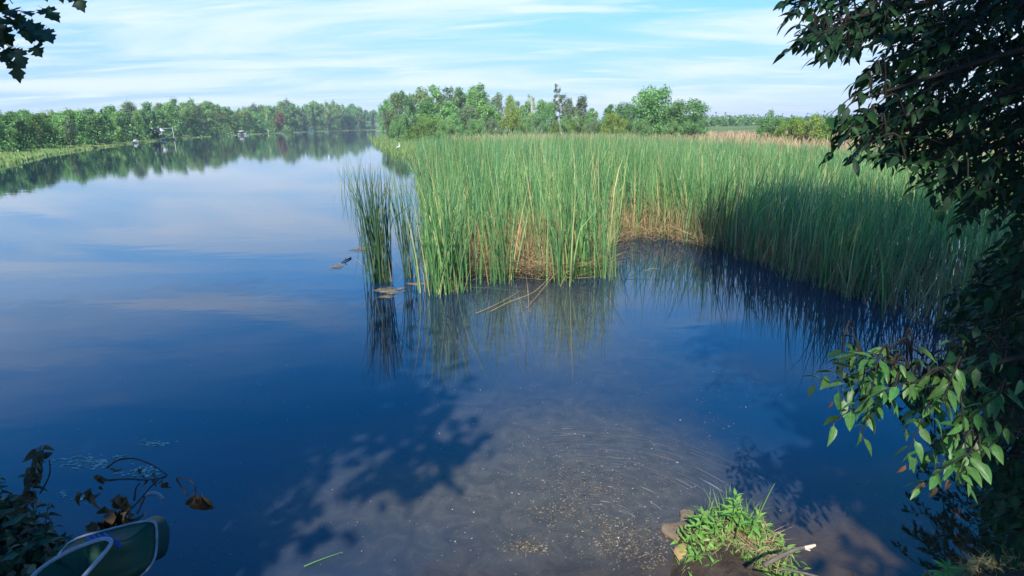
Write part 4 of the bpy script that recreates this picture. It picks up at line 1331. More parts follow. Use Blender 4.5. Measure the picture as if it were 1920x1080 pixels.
    for (u, v, n, sp, h, ln, mt, lb) in clumps:
        c = ground(u, v)
        t = thing('reed_clump', lb, 'reeds', (c[0], c[1], 0), 'reed clumps along the open water')
        q = r.normal(0, sp, (n, 2)) * np.array([1, .9])
        h = h / .84 if mt == 'reed_dark' else h
        B = np.concatenate([q, np.full((n, 1), -.3)], 1)
        mb = MB()
        for j in range(2):
            mb.add(*reed_blades(B + np.concatenate([r.normal(0, .014, (n, 2)), np.zeros((n, 1))], 1), r, h + .25 - .15 * j, .22, ln * (1 + .5 * j), .95, .08))
        mb.build('blades', M[mt], t, kind='stuff')
        n2 = max(4, n // 5)
        q = r.normal(0, sp, (n2, 2))
        mb = MB(); mb.add(*blades(np.concatenate([q, np.full((n2, 1), -.2)], 1), r.uniform(0, 6.28, n2), np.abs(r.normal(0, .25, n2)), r.uniform(.4, 1.2, n2), r.uniform(.008, .014, n2), np.abs(r.normal(0, .15, n2)), 4, droop=np.where(r.uniform(0, 1, n2) < .4, .5, 0)))
        mb.build('dry_blades', M['straw'], t, kind='stuff')
    # single broken stalks that lie or lean out over the water
    stalks = [
        ([(988, 578, .01), (1015, 545, .05), (1040, 515, .22), (1062, 490, .5)], 'long pale broken stalk bent into the water in front of the reeds'),
        ([(984, 470, .9), (986, 510, .5), (990, 548, .15), (992, 585, .01)], 'thin tan stalk hanging straight down in front of the reeds'),
        ([(920, 584, .01), (955, 566, .04), (1000, 548, .10), (1030, 520, .3)], 'greenish fallen stalk slanting towards the water left of the pale broken stalk'),
        ([(892, 588, .01), (940, 566, .03), (975, 545, .08)], 'short straw stalk lying on the water left of the reeds front'),
        ([(1052, 520, .06), (1090, 521, .04), (1134, 517, .02)], 'straight stalk floating out right from the bright front reeds'),
        ([(860, 538, .05), (920, 540, .05), (985, 548, .03)], 'dark stalk lying level across the feet of the front reeds'),
        ([(1172, 520, .02), (1200, 518, .03), (1236, 521, .02)], 'dark stalk floating on blue water between bright and shaded reeds'),
        ([(1210, 508, .03), (1222, 503, .05), (1236, 504, .03)], 'pale scrap of stalk floating between bright and shaded reeds'),
        ([(730, 526, .3), (745, 545, .12), (756, 560, .01)], 'dark stalk leaning beside the lone dark reed clump'),
        ([(570, 1062, .012), (602, 1049, .015), (642, 1035, .012)], 'green grass blade floating on the water at the bottom edge'),
    ]
    for k, (pts, lb) in enumerate(stalks):
        P = spline([ground(u, v, z) for u, v, z in pts], 12)
        c = P[0].copy()
        m = 'straw' if k not in (5, 6, 8) else 'reed_dark'
        if k == 9: m = 'grass'
        rad = .0055 if k < 5 else .005
        if k == 9: rad = .004
        mb = MB(); tube_cap(mb, P - c, np.linspace(rad, rad * .4, len(P)), 6)
        mb.build('broken_stalk' if k < 9 else 'floating_straw', M[m], None, loc=c, label=lb, category='reed stalk' if k < 9 else 'straw')


reeds()


# ------------------------------------------------------------------ floating algae mats, specks, painted sun dapples
def floating():
    r = np.random.default_rng(8)

    def mat_piece(u, v, rx, ry, label, seed):
        rr = np.random.default_rng(seed)
        c = ground(u, v)
        n = 26
        a = np.arange(n) * 2 * np.pi / n
        rad = 1 + .32 * np.sin(a * 2 + rr.uniform(0, 6)) + .22 * np.sin(a * 3 + rr.uniform(0, 6)) + .13 * np.sin(a * 7 + rr.uniform(0, 6)) + rr.normal(0, .06, n)
        ring = lambda q, z: np.stack([np.cos(a) * rad * rx * q, np.sin(a) * rad * ry * q, np.full(n, z) + rr.normal(0, .0015, n)], 1)
        V = np.concatenate([[[0, 0, .012]], ring(.55, .012), ring(.9, .008), ring(1, -.01)])
        mb = MB(); mb.add(V, [(0, 1 + k, 1 + (k + 1) % n) for k in range(n)])
        mb.Q.append(np.array([(1 + b * n + k, 1 + (b + 1) * n + k, 1 + (b + 1) * n + (k + 1) % n, 1 + b * n + (k + 1) % n) for b in (0, 1) for k in range(n)]))
        mb.build('algae_mat', M['film'], None, True, loc=tuple(c), label=label, category='algae mat', group='algae mats round the reed clump')
    mat_piece(738, 545, .34, .30, 'tan algae mat floating at the foot of the lone dark reed clump', 1)
    mat_piece(780, 533, .26, .16, 'thin tan algae mat right of the lone dark reed clump', 2)
    mat_piece(720, 557, .16, .12, 'small algae scrap below the lone dark reed clump', 3)
    mat_piece(680, 468, .42, .40, 'faint tan algae mat floating left of the lone dark reed clump', 4)
    mat_piece(632, 500, .22, .26, 'pale algae scrap floating farthest left beside the black twig', 5)
    # black twig
    P = spline([ground(640, 492, .01), ground(648, 488, .02), ground(658, 483, .015)], 8)
    mb = MB(); tube_cap(mb, P - P[0], np.linspace(.008, .016, len(P)), 6)
    V, F = tube([P[3] - P[0], P[3] - P[0] + [.04, .02, .06]], [.012, .004], 5); mb.add(V, F)
    mb.build('twig', M['drytwig'], None, loc=P[0], label='short black twig floating left of the lone dark reed clump', category='twig')

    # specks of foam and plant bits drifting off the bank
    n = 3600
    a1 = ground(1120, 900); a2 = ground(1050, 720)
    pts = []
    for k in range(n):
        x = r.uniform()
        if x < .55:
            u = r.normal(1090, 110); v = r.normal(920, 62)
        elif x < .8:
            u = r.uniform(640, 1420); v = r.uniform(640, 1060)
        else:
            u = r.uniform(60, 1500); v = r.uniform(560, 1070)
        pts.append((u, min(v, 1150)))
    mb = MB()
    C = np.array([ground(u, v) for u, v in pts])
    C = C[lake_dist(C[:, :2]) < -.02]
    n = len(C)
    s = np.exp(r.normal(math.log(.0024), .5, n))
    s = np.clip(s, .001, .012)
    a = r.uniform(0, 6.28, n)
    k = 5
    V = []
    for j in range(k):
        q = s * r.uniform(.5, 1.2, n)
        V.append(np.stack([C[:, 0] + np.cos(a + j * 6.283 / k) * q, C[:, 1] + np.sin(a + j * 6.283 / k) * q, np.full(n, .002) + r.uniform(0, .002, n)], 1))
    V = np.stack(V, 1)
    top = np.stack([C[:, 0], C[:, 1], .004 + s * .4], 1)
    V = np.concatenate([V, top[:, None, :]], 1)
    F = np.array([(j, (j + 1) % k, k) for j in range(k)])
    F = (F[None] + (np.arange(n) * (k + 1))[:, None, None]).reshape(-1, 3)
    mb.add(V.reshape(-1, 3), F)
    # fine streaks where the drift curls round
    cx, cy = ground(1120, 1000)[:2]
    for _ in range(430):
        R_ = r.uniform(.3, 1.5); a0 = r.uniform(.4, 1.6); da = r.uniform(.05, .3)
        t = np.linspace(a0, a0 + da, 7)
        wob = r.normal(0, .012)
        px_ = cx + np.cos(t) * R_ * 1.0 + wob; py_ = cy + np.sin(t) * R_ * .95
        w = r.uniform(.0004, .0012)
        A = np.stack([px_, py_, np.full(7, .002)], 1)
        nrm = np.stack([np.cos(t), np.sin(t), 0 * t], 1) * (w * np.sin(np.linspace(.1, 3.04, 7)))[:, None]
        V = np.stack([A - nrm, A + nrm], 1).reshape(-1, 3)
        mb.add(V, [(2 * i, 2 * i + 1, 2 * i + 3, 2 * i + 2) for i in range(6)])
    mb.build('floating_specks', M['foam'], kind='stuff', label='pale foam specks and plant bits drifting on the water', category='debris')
    # thicker rafts of bits near the tussock
    mb = MB()
    for (u, v, du, dv, n) in [(1180, 1015, 52, 20, 900), (985, 1025, 22, 8, 260), (1050, 960, 34, 14, 260), (1095, 905, 44, 20, 260), (1140, 980, 26, 10, 90), (1230, 1050, 30, 16, 120)]:
        for _ in range(n):
            c = ground(r.normal(u, du), r.normal(v, dv))
            if lake_dist(c[None, :2])[0] > -.01:
                continue
            L = r.uniform(.003, .015); W = r.uniform(.002, .006); aa = r.uniform(0, 6.28)
            e = np.array([math.cos(aa), math.sin(aa), 0]); f = np.array([-e[1], e[0], 0])
            z = r.uniform(.003, .009)
            V = [c - e * L + [0, 0, .002], c - f * W * r.uniform(.5, 1) + [0, 0, z], c + e * L + [0, 0, .002], c + f * W + [0, 0, z * .6]]
            mb.add(V, [(0, 1, 2, 3)])
    pale = MB()
    for (u, v, du, dv, n) in [(150, 866, 22, 8, 90), (285, 832, 16, 3, 40), (262, 886, 16, 6, 50), (185, 870, 10, 4, 30), (225, 858, 8, 3, 16), (120, 925, 5, 4, 10), (150, 936, 8, 4, 16)]:
        for _ in range(n):
            c = ground(r.normal(u, du), r.normal(v, dv))
            L = r.uniform(.008, .03); W = r.uniform(.004, .012); aa = r.uniform(-.4, .6)
            e = np.array([math.cos(aa), math.sin(aa), 0]); f = np.array([-e[1], e[0], 0])
            pale.add([c - e * L + [0, 0, .002], c - f * W + [0, 0, .004], c + e * L + [0, 0, .002], c + f * W + [0, 0, .005]], [(0, 1, 2, 3)])
    pale.build('sun_dapple_flakes', M['dapple'], kind='stuff', label='flakes coloured as sun dapples on the water near the dead branch at left', category='debris')
    mb.build('drifted_litter', M['litter'], kind='stuff', label='rafts of small pale litter gathered on the water by the bank', category='debris')


floating()


# ------------------------------------------------------------------ the overhanging tree on the right
CH = [leaf_template(.40, .68, .12, .22), leaf_template(.36, .66, .22, .35), leaf_template(.44, .7, .06, .12)]
CH_ME = [mesh_of(t, 'leaf', M['cherry_leaf']) for t in CH]
LIT_ME = [mesh_of(t, 'leaf', M['lit_cherry']) for t in CH]


def in_poly(x, y, poly):
    c = False
    n = len(poly)
    for i in range(n):
        x1, y1 = poly[i]; x2, y2 = poly[(i + 1) % n]
        if (y1 > y) != (y2 > y) and x < (x2 - x1) * (y - y1) / (y2 - y1 + 1e-12) + x1:
            c = not c
    return c


def spray(c, d, L, r, nl, size, droop=.5):
    """a twig with alternate leaves; returns its points and leaf placements"""
    d = d / np.linalg.norm(d)
    side = np.cross(d, [0, 0, 1.0]); side /= np.linalg.norm(side) + 1e-9
    pts = [c + d * L * s + np.array([0, 0, -.35 * L * s * s]) for s in np.linspace(0, 1, 5)]
    out = []
    for k in range(nl):
        s = .15 + .85 * (k + .5) / nl
        p = c + d * L * s + np.array([0, 0, -.35 * L * s * s])
        sg = 1 if k % 2 else -1
        ld = d * r.uniform(.3, .9) + side * sg * r.uniform(.4, 1.0) + np.array([0, 0, -droop * r.uniform(.3, 1.5)]) + r.normal(0, .2, 3)
        f = frame_from(ld, np.array([0, 0, 1.0]), r.normal(0, .5))
        out.append((p, f, size * r.uniform(.65, 1.2)))
    return np.array(pts), out


def right_tree():
    r = np.random.default_rng(31)
    base = np.array([4.5, 2.6]); z0 = hz(*base)
    root = np.array([base[0], base[1], z0])
    t = thing('cherry_tree', 'big dark leafy tree overhanging the water from the right bank', 'tree', tuple(root))
    fork = root + [-.1, .15, 2.4]
    mb = MB(); mb.add(*tube(spline([root - [0, 0, .2], root + [.05, .05, 1.2], fork, root + [.1, 0, 4.5], root + [-.2, -.3, 7.5]], 20), np.linspace(.17, .05, 21), 10))
    mb.build('trunk', M['bark'], t, smooth=True).location = -Vector(root)
    # foliage volume in front of the camera: outline of the crown as it hangs into view, with depth
    upper = [(1452, -120), (1455, 30), (1490, 62), (1520, 92), (1580, 96), (1625, 80), (1600, 120), (1590, 150), (1640, 168), (1600, 190), (1555, 205), (1575, 235), (1590, 268), (1630, 288), (1665, 282),
             (1705, 300), (1735, 330), (1770, 372), (1815, 395), (1850, 400), (1905, 420), (1990, 440), (2150, 400), (2150, -120)]
    lower = [(1512, 655), (1555, 632), (1640, 640), (1720, 632), (1790, 660), (1830, 700), (1880, 760), (1850, 830), (1790, 850), (1755, 880), (1715, 835), (1670, 800), (1630, 775), (1580, 745), (1545, 715)]
    right = [(1920, 420), (1890, 470), (1860, 540), (1830, 590), (1810, 640), (1835, 720), (1850, 800), (1845, 900), (1880, 1000), (2100, 1000), (2150, 420)]
    upper = [(u + 42 if u < 1900 else u, v) for u, v in upper]
    lower = [(u + 48, v) for u, v in lower]
    jobs = []
    def fill(poly, n, dlo, dhi, tag, edge_bias):
        xs = [p[0] for p in poly]; ys = [p[1] for p in poly]
        k = 0
        while k < n:
            u, v = r.uniform(min(xs), max(xs)), r.uniform(min(ys), max(ys))
            if not in_poly(u, v, poly):
                continue
            # a twig's own length is about 90 px: keep the far end inside as well
            jobs.append((u, v, r.uniform(dlo, dhi), tag)); k += 1
    fill(upper, 1250, 2.7, 5.0, 'u', 0)
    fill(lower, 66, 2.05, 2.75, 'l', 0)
    fill(right, 620, 2.6, 4.6, 'r', 0)
    fill([(1860, 470), (1800, 540), (1790, 600), (1810, 660), (2100, 720), (2150, 470)], 220, 4.0, 6.0, 'r', 0)
    # the sprays that draw the outline
    for (u, v, d) in [(1470, 22, 2.6), (1478, 45, 2.6), (1500, 60, 2.7), (1530, 78, 2.6), (1560, 84, 2.7), (1592, 140, 2.5), (1600, 126, 2.6), (1560, 178, 2.45), (1568, 185, 2.5), (1566, 222, 2.5), (1580, 232, 2.6), (1600, 262, 2.6), (1640, 282, 2.6), (1720, 318, 2.6), (1755, 352, 2.7), (1800, 385, 2.8), (1600, 205, 2.6)]:
        jobs.append((u + 34, v, d, 'e'))
    limbs = [np.array(q) for q in ([at(1560, 40, 2.9), at(1600, 190, 2.8), at(1660, 260, 3.0), at(1780, 340, 3.3), at(1700, 60, 3.6), at(1880, 200, 3.2), at(1700, 720, 2.4), at(1900, 620, 3.2), at(1900, 850, 3.0), at(1850, 30, 4.2)])]
    samples = []
    for k, tip in enumerate(limbs):
        s0 = fork if tip[2] > 2.2 else root + [0, 0, .9]
        if tip[2] > 4: s0 = root + [0, -.1, 4.2]
        mid = (s0 + tip) / 2 + np.array([0, 0, .25])
        pts = spline([s0, mid, tip], 16)
        mbb = MB(); mbb.add(*tube(pts, np.linspace(.03, .006, len(pts)), 6))
        o = mbb.build('branch', M['twig'], t, smooth=True); o.location = -Vector(root)
        samples += [p for p in pts[5:]]
    samples = np.array(samples)
    placed = []
    tw = MB()
    samples = list(samples)
    jobs.sort(key=lambda q: np.min(np.linalg.norm(np.array(samples) - at(q[0], q[1], q[2]), axis=1)))
    for (u, v, d, tag) in jobs:
        c = at(u, v, d)
        dr = np.array([-1.0, r.uniform(-.6, .3), r.uniform(-.45, .25)]) + r.normal(0, .3, 3)
        L = r.uniform(.16, .30)
        nl = int(r.integers(9, 13))
        size = .074
        if tag == 'e':
            L *= .7; nl = 5
        if tag == 'l':
            dr = np.array([-.8, -.3, r.uniform(-.5, .1)]) + r.normal(0, .35, 3); size = .074; nl = 7
        c0 = c - dr / np.linalg.norm(dr) * L * .45
        pts, lv = spray(c0, dr, L, r, nl, size)
        S_ = np.array(samples); near = S_[np.argmin(np.linalg.norm(S_ - c0, axis=1))]
        if np.linalg.norm(near - c0) > .03:
            m2 = (near + c0) / 2 + np.array([0, 0, .05])
            tw.add(*tube(spline([near, m2, c0], 6), np.linspace(.0055, .0035, 7), 4))
        samples += [c0, pts[2]]
        tw.add(*tube(pts, np.linspace(.0035, .0012, 5), 4))
        for (p, f, s) in lv:
            q = p - CAMP
            dep = q @ fwd
            if dep < 1.9:
                continue
            uu = 960 + FPX * (q @ rt) / dep; vv = 540 - FPX * (q @ up) / dep
            placed.append((p, f, s, tag, dep, uu, vv))
    o = tw.build('twigs', M['twig'], t, kind='stuff'); o.location = -Vector(root)
    # leaves that show largest are single objects
    inview = [i for i, q in enumerate(placed) if -20 < q[5] < 1930 and -20 < q[6] < 1090]
    score = lambda i: (0 if placed[i][3] in 'l' else (.25 if placed[i][3] == 'e' else .6)) + placed[i][4] * .5 - placed[i][2] * 4
    inview.sort(key=score)
    single = set(inview[:300])
    rest = [[], [], []]
    for i, q in enumerate(placed):
        k = i % 3
        if i in single:
            leaf_obj((LIT_ME if q[3] == 'l' else CH_ME)[k], q[:3], t, inv=root)
        else:
            rest[k].append(q[:3])
    mb = MB()
    for k in range(3):
        leaves_into(mb, CH[k], rest[k])
    # the rest of the crown, above and beyond the picture
    lob = []
    for _ in range(60):
        a = r.uniform(0, 6.28); z = r.uniform(3.4, 8.4); q = math.sqrt(r.uniform(0, 1)) * 2.5 * math.sin(math.pi * (z - 2.2) / 7.2) ** .7
        lob.append(np.array([root[0] + .3 + math.cos(a) * q, root[1] - .1 + math.sin(a) * q, z]))
    extra = []
    for c in lob:
        for _ in range(60):
            p = c + r.normal(0, .36, 3)
            v = p - CAMP; dep = v @ fwd
            if dep > .2:
                uu = 960 + FPX * (v @ rt) / dep; vv = 540 - FPX * (v @ up) / dep
                if -60 < uu < 1990 and -60 < vv < 1140 and not in_poly(uu, vv, upper) and not in_poly(uu, vv, right):
                    continue
            extra.append((p, frame_from(r.normal(size=3) + [0, 0, -.4], np.array([0, 0, 1.0]), r.normal(0, .6)), r.uniform(.12, .19)))
    leaves_into(mb, CH[2], extra)
    o = mb.build('crown', M['cherry'], t, True, kind='stuff'); o.location = -Vector(root)
    # a few odd leaves of the low branch: reddish tip and a browned spray
    for (u, v, d, m, s, dr) in [(1700, 870, 2.3, 'redleaf', .05, (-.5, 0, -.9)), (1562, 752, 2.4, 'redleaf', .035, (-.3, 0, -1)), (1752, 905, 2.3, 'deadleaf', .08, (.1, 0, -1)), (1735, 900, 2.3, 'deadleaf', .07, (-.5, 0, -1)), (1775, 895, 2.35, 'deadleaf', .075, (.3, 0, -1))]:
        me = mesh_of(CH[1], 'leaf', M[m])
        leaf_obj(me, (at(u, v, d), frame_from(np.array(dr, float), np.array([0, -1.0, .3]), 0), s), t, 'leaf', root)
    return len(placed)


print('cherry leaves', right_tree())


# ------------------------------------------------------------------ trees of the near bank whose shade lies over the foreground
def sun_coords(p):
    """position across and up as seen from the sun"""
    ex = np.array([ANTI[1], -ANTI[0], 0]); ex /= np.linalg.norm(ex)
    ey = np.cross(ex, -ANTI); ey = ey if ey[2] > 0 else -ey
    return p @ ex, p @ ey


def frame_of(P):
    q = P - CAMP
    dep = q @ fwd
    ok = dep > .15
    dd = np.where(ok, dep, 1)
    return np.where(ok, 960 + FPX * (q @ rt) / dd, -9999), np.where(ok, 540 - FPX * (q @ up) / dd, -9999)


MT = maple_template()
MT_ME = mesh_of(MT, 'leaf', M['maple'])


def bank_tree(name, base, H, lobes, label, mat, seed, tmpl, leaf_s, per):
    r = np.random.default_rng(seed)
    z0 = hz(*base)
    root = np.array([base[0], base[1], z0])
    t = thing(name, label, 'tree', tuple(root))
    mb = MB(); mb.add(*tube(spline([root - [0, 0, .2], root + [.06, .05, H * .3], root + [0, -.1, H * .62], root + [.1, 0, H * .9]], 20), np.linspace(.2, .03, 19 if False else 22)[:len(spline([root, root, root, root], 20))], 10))
    o = mb.build('trunk', M['bark'], t, smooth=True); o.location = -Vector(root)
    cr = MB()
    pl = []
    for (c, rad, dens) in lobes:
        c = np.array(c)
        s0 = root + np.array([0, 0, min(H * .75, max(1.6, c[2] - z0 - 1.2))])
        mb = MB(); pts = spline([s0, (s0 + c) / 2 + [0, 0, .2], c], 10); mb.add(*tube(pts, np.linspace(.07, .015, len(pts)), 6))
        o = mb.build('branch', M['bark'], t, smooth=True); o.location = -Vector(root)
        n = int(2.6 * per * dens * rad ** 2)
        d = r.normal(size=(n, 3)); d /= np.linalg.norm(d, axis=1, keepdims=True)
        P = c + d * (rad * r.uniform(.1, 1, n) ** .5 * (1 + .12 * r.normal(size=n)))[:, None]
        uu, vv = frame_of(P)
        keep = ~((uu > -80) & (uu < 2000) & (vv > -80) & (vv < 1160))
        P = P[keep]
        pl += list(zip(P, random_frames(r, len(P), np.array([0, 0, -.5])), leaf_s * r.uniform(.7, 1.3, len(P))))
    leaves_into(cr, tmpl, pl)
    o = cr.build('crown', mat, t, kind='stuff'); o.location = -Vector(root)
    return t, root


# directions across (a) and along (t) the sunlight's ground track
sa = np.array([ANTI[1], -ANTI[0]]); sa /= np.linalg.norm(sa)
st_ = np.array([ANTI[0], ANTI[1]]); st_ /= np.linalg.norm(st_)


def sp(a, t, z):
    q = sa * a + st_ * t
    return (q[0], q[1], z)


maple_t, maple_root = bank_tree('maple_tree', tuple(np.array(sp(-3.4, -1.6, 0))[:2]), 8.5,
                                [(sp(-3.1, -2.2, 5.5), .8, 1), (sp(-2.75, -2.2, 4.2), .8, 1), (sp(-3.9, -2.0, 4.2), .9, 1), (sp(-4.6, -2.2, 5.3), 1.3, 1), (sp(-3.2, -2.4, 6.4), 1.4, 1), (sp(-5.4, -2.0, 6.4), 1.5, 1), (sp(-6.6, -1.6, 5.0), 1.5, 1), (sp(-4.6, -2.2, 7.7), 1.3, 1), (sp(-1.6, -2.5, 5.7), .5, .8), (sp(-2.1, -2.5, 6.4), .5, .8), (sp(-6.8, -1.8, 7.6), 1.4, 1), (sp(-8.5, -1.6, 6.2), 1.6, 1)],
                                'maple whose lobed leaves hang into the top left corner', M['maple'], 41, MT, .17, 260)
bank_t, bank_root = bank_tree('bank_tree', tuple(np.array(sp(4.2, -3.2, 0))[:2]), 17.5,
                              [(sp(3.0, -2.6, 6.2), 1.5, 1), (sp(4.8, -2.6, 6.6), 1.7, 1), (sp(3.6, -2.8, 8.6), 1.8, 1), (sp(5.6, -2.8, 8.9), 1.8, 1), (sp(3.2, -2.8, 10.6), 1.5, 1), (sp(5.0, -2.8, 11.2), 1.7, 1), (sp(2.4, -2.8, 7.7), .9, 1), (sp(7.2, -2.6, 7.4), 1.7, 1), (sp(7.4, -2.6, 10.0), 1.7, 1), (sp(4.2, -2.2, 4.9), 1.2, 1), (sp(2.6, -2.8, 9.6), .9, 1), (sp(3.4, -3.0, 12.2), 1.4, 1), (sp(5.4, -3.0, 13.0), 1.5, 1), (sp(7.4, -2.8, 12.0), 1.5, 1), (sp(1.9, -2.8, 8.3), .8, 1), (sp(1.9, -3.0, 9.8), .9, 1), (sp(2.2, -3.0, 11.3), 1.05, 1), (sp(2.4, -3.0, 12.9), 1.1, 1), (sp(3.9, -3.0, 14.2), 1.5, 1), (sp(6.2, -3.0, 14.8), 1.6, 1), (sp(8.2, -3.0, 13.6), 1.6, 1), (sp(9.4, -2.8, 11.0), 1.6, 1), (sp(2.6, -3.0, 14.4), .9, 1), (sp(2.0, -2.6, 6.9), .7, 1), (sp(2.1, -2.7, 5.4), .75, 1), (sp(2.9, -2.7, 4.6), .9, 1), (sp(1.7, -2.7, 6.2), .5, 1), (sp(4.4, -3.2, 16.0), 1.4, 1), (sp(7.0, -3.2, 16.4), 1.5, 1), (sp(3.0, -3.1, 15.6), .9, 1), (sp(1.5, -3.0, 10.6), .6, 1.3), (sp(1.55, -3.0, 12.0), .6, 1.3), (sp(1.8, -3.0, 13.5), .7, 1.3), (sp(2.0, -3.1, 15.0), .8, 1.3), (sp(3.4, -3.1, 17.0), 1.2, 1), (sp(5.6, -3.2, 17.6), 1.4, 1)],
                              'tall tree of the near bank shading the right foreground', M['cherry'], 42, CH[2], .19, 300)


def maple_branch():
    """the twigs with lobed leaves in the top left corner"""
    r = np.random.default_rng(4)
    t, root = maple_t, maple_root
    # the limb that carries these twigs out from the trunk
    hub = at(-330, -90, 3.0)
    pts = spline([np.array(root) + [0, 0, 2.6], (np.array(root) + [0, 0, 3.0]) * .5 + hub * .5 + [-.2, 0, .25], hub], 14)
    mb = MB(); mb.add(*tube(pts, np.linspace(.06, .018, len(pts)), 8))
    mb.build('branch', M['bark'], t, smooth=True).location = -Vector(root)
    for (tip, start, n) in [((128, 78), (-160, -40), 16), ((50, 15), (-150, -160), 14), ((50, 98), (-160, 20), 12), ((185, -22), (-60, -140), 11), ((130, -18), (-90, -150), 8), ((12, 186), (-140, 120), 6), ((80, 55), (-150, -30), 14), ((20, 50), (-150, 0), 12)]:
        d = 2.75
        P = spline([hub, at(start[0], start[1], 2.9), at((tip[0] + start[0]) / 2, (tip[1] + start[1]) / 2 - 8, 2.8), at(tip[0] - 26, tip[1] - 8, d)], 18)
        mb = MB(); mb.add(*tube(P, np.linspace(.009, .002, len(P)), 5))
        b = mb.build('branch', M['twig'], t); b.location = -Vector(root)
        for k in range(n):
            s = 1 - .45 * (k / n) ** 1.1
            p = P[min(len(P) - 1, int(s * (len(P) - 1)))] + r.normal(0, .03, 3)
            ld = np.array([r.uniform(-.2, 1.0), r.uniform(-.9, -.1), r.uniform(-.9, .0)])
            f = frame_from(ld, np.array([0, -.6, 1.0]), r.normal(0, .35))
            q = p - np.array(root)
            leaf_obj(MT_ME, (p, f, r.uniform(.075, .11)), t, inv=root)


maple_branch()


# ------------------------------------------------------------------ grassy tussock, stones and stick at the water's edge
LEAF_H = [leaf_template(.34, .6, .15, .25, 4, .08), leaf_template(.28, .6, .2, .4, 4, .08)]
HERB_ME = [mesh_of(q, 'leaf', M['herb']) for q in LEAF_H]
WEED_T = [leaf_template(.6, .55, .12, .3), leaf_template(.5, .6, .2, .5)]
WEED_ME = [mesh_of(q, 'leaf', M['weed']) for q in WEED_T]
DEAD_ME = [mesh_of(leaf_template(.5, .6, .45, .7), 'leaf', M['deadleaf']), mesh_of(leaf_template(.6, .6, .6, .4), 'leaf', M['deadleaf'])]
BUSH_ME = [mesh_of(q, 'leaf', M['bush']) for q in LEAF_H]


def herb(base, H, lean, label, group, mes, nl, size, r, cat='plant', name='leafy_herb', droop=.3, stem='herb'):
    t = thing(name, label, cat, tuple(base), group)
    tip = np.array([lean[0], lean[1], H])
    pts = spline([[0, 0, -.05], tip * .5 + r.normal(0, .01, 3), tip], 8)
    mb = MB(); mb.add(*tube(pts, np.linspace(.004, .0015, len(pts)), 5)); mb.build('stem', M[stem], t)
    for k in range(nl):
        s = .18 + .82 * (k + .5) / nl
        p = pts[int(s * (len(pts) - 1))]
        a = k * 2.4 + r.uniform(-.4, .4)
        upk = .15 + .9 * s * s
        d = np.array([math.cos(a), math.sin(a), upk - droop])
        leaf_obj(mes[k % len(mes)], (p, frame_from(d, np.array([0, 0, 1.0]), r.normal(0, .25)), size * r.uniform(.7, 1.15) * (1.1 - .45 * s)), t)
    return t


def rock(u, v, s, label, mat, seed, z=0.0, flat=.45):
    r = np.random.default_rng(seed)
    c = ground(u, v, z)
    nu, nv = 14, 9
    V = []
    for i in range(nv + 1):
        ph = math.pi * i / nv
        for j in range(nu):
            th = 2 * math.pi * j / nu
            d = np.array([math.sin(ph) * math.cos(th), math.sin(ph) * math.sin(th), math.cos(ph)])
            q = np.sign(d) * np.abs(d) ** .75
            k = 1 + .10 * math.sin(3 * th + seed) * math.sin(ph) + .07 * math.sin(5 * th + 2 * ph + seed * 2)
            V.append(q * k * np.array(s))
    F = [(i * nu + j, (i + 1) * nu + j, (i + 1) * nu + (j + 1) % nu, i * nu + (j + 1) % nu) for i in range(nv) for j in range(nu)]
    mb = MB(); mb.add(V, F)
    o = mb.build('stone', M[mat], None, True, loc=tuple(c), label=label, category='stone', group='stones beside the tussock')
    o.rotation_euler = (r.uniform(-.1, .1), r.uniform(-.1, .1), r.uniform(0, 3))
    return o


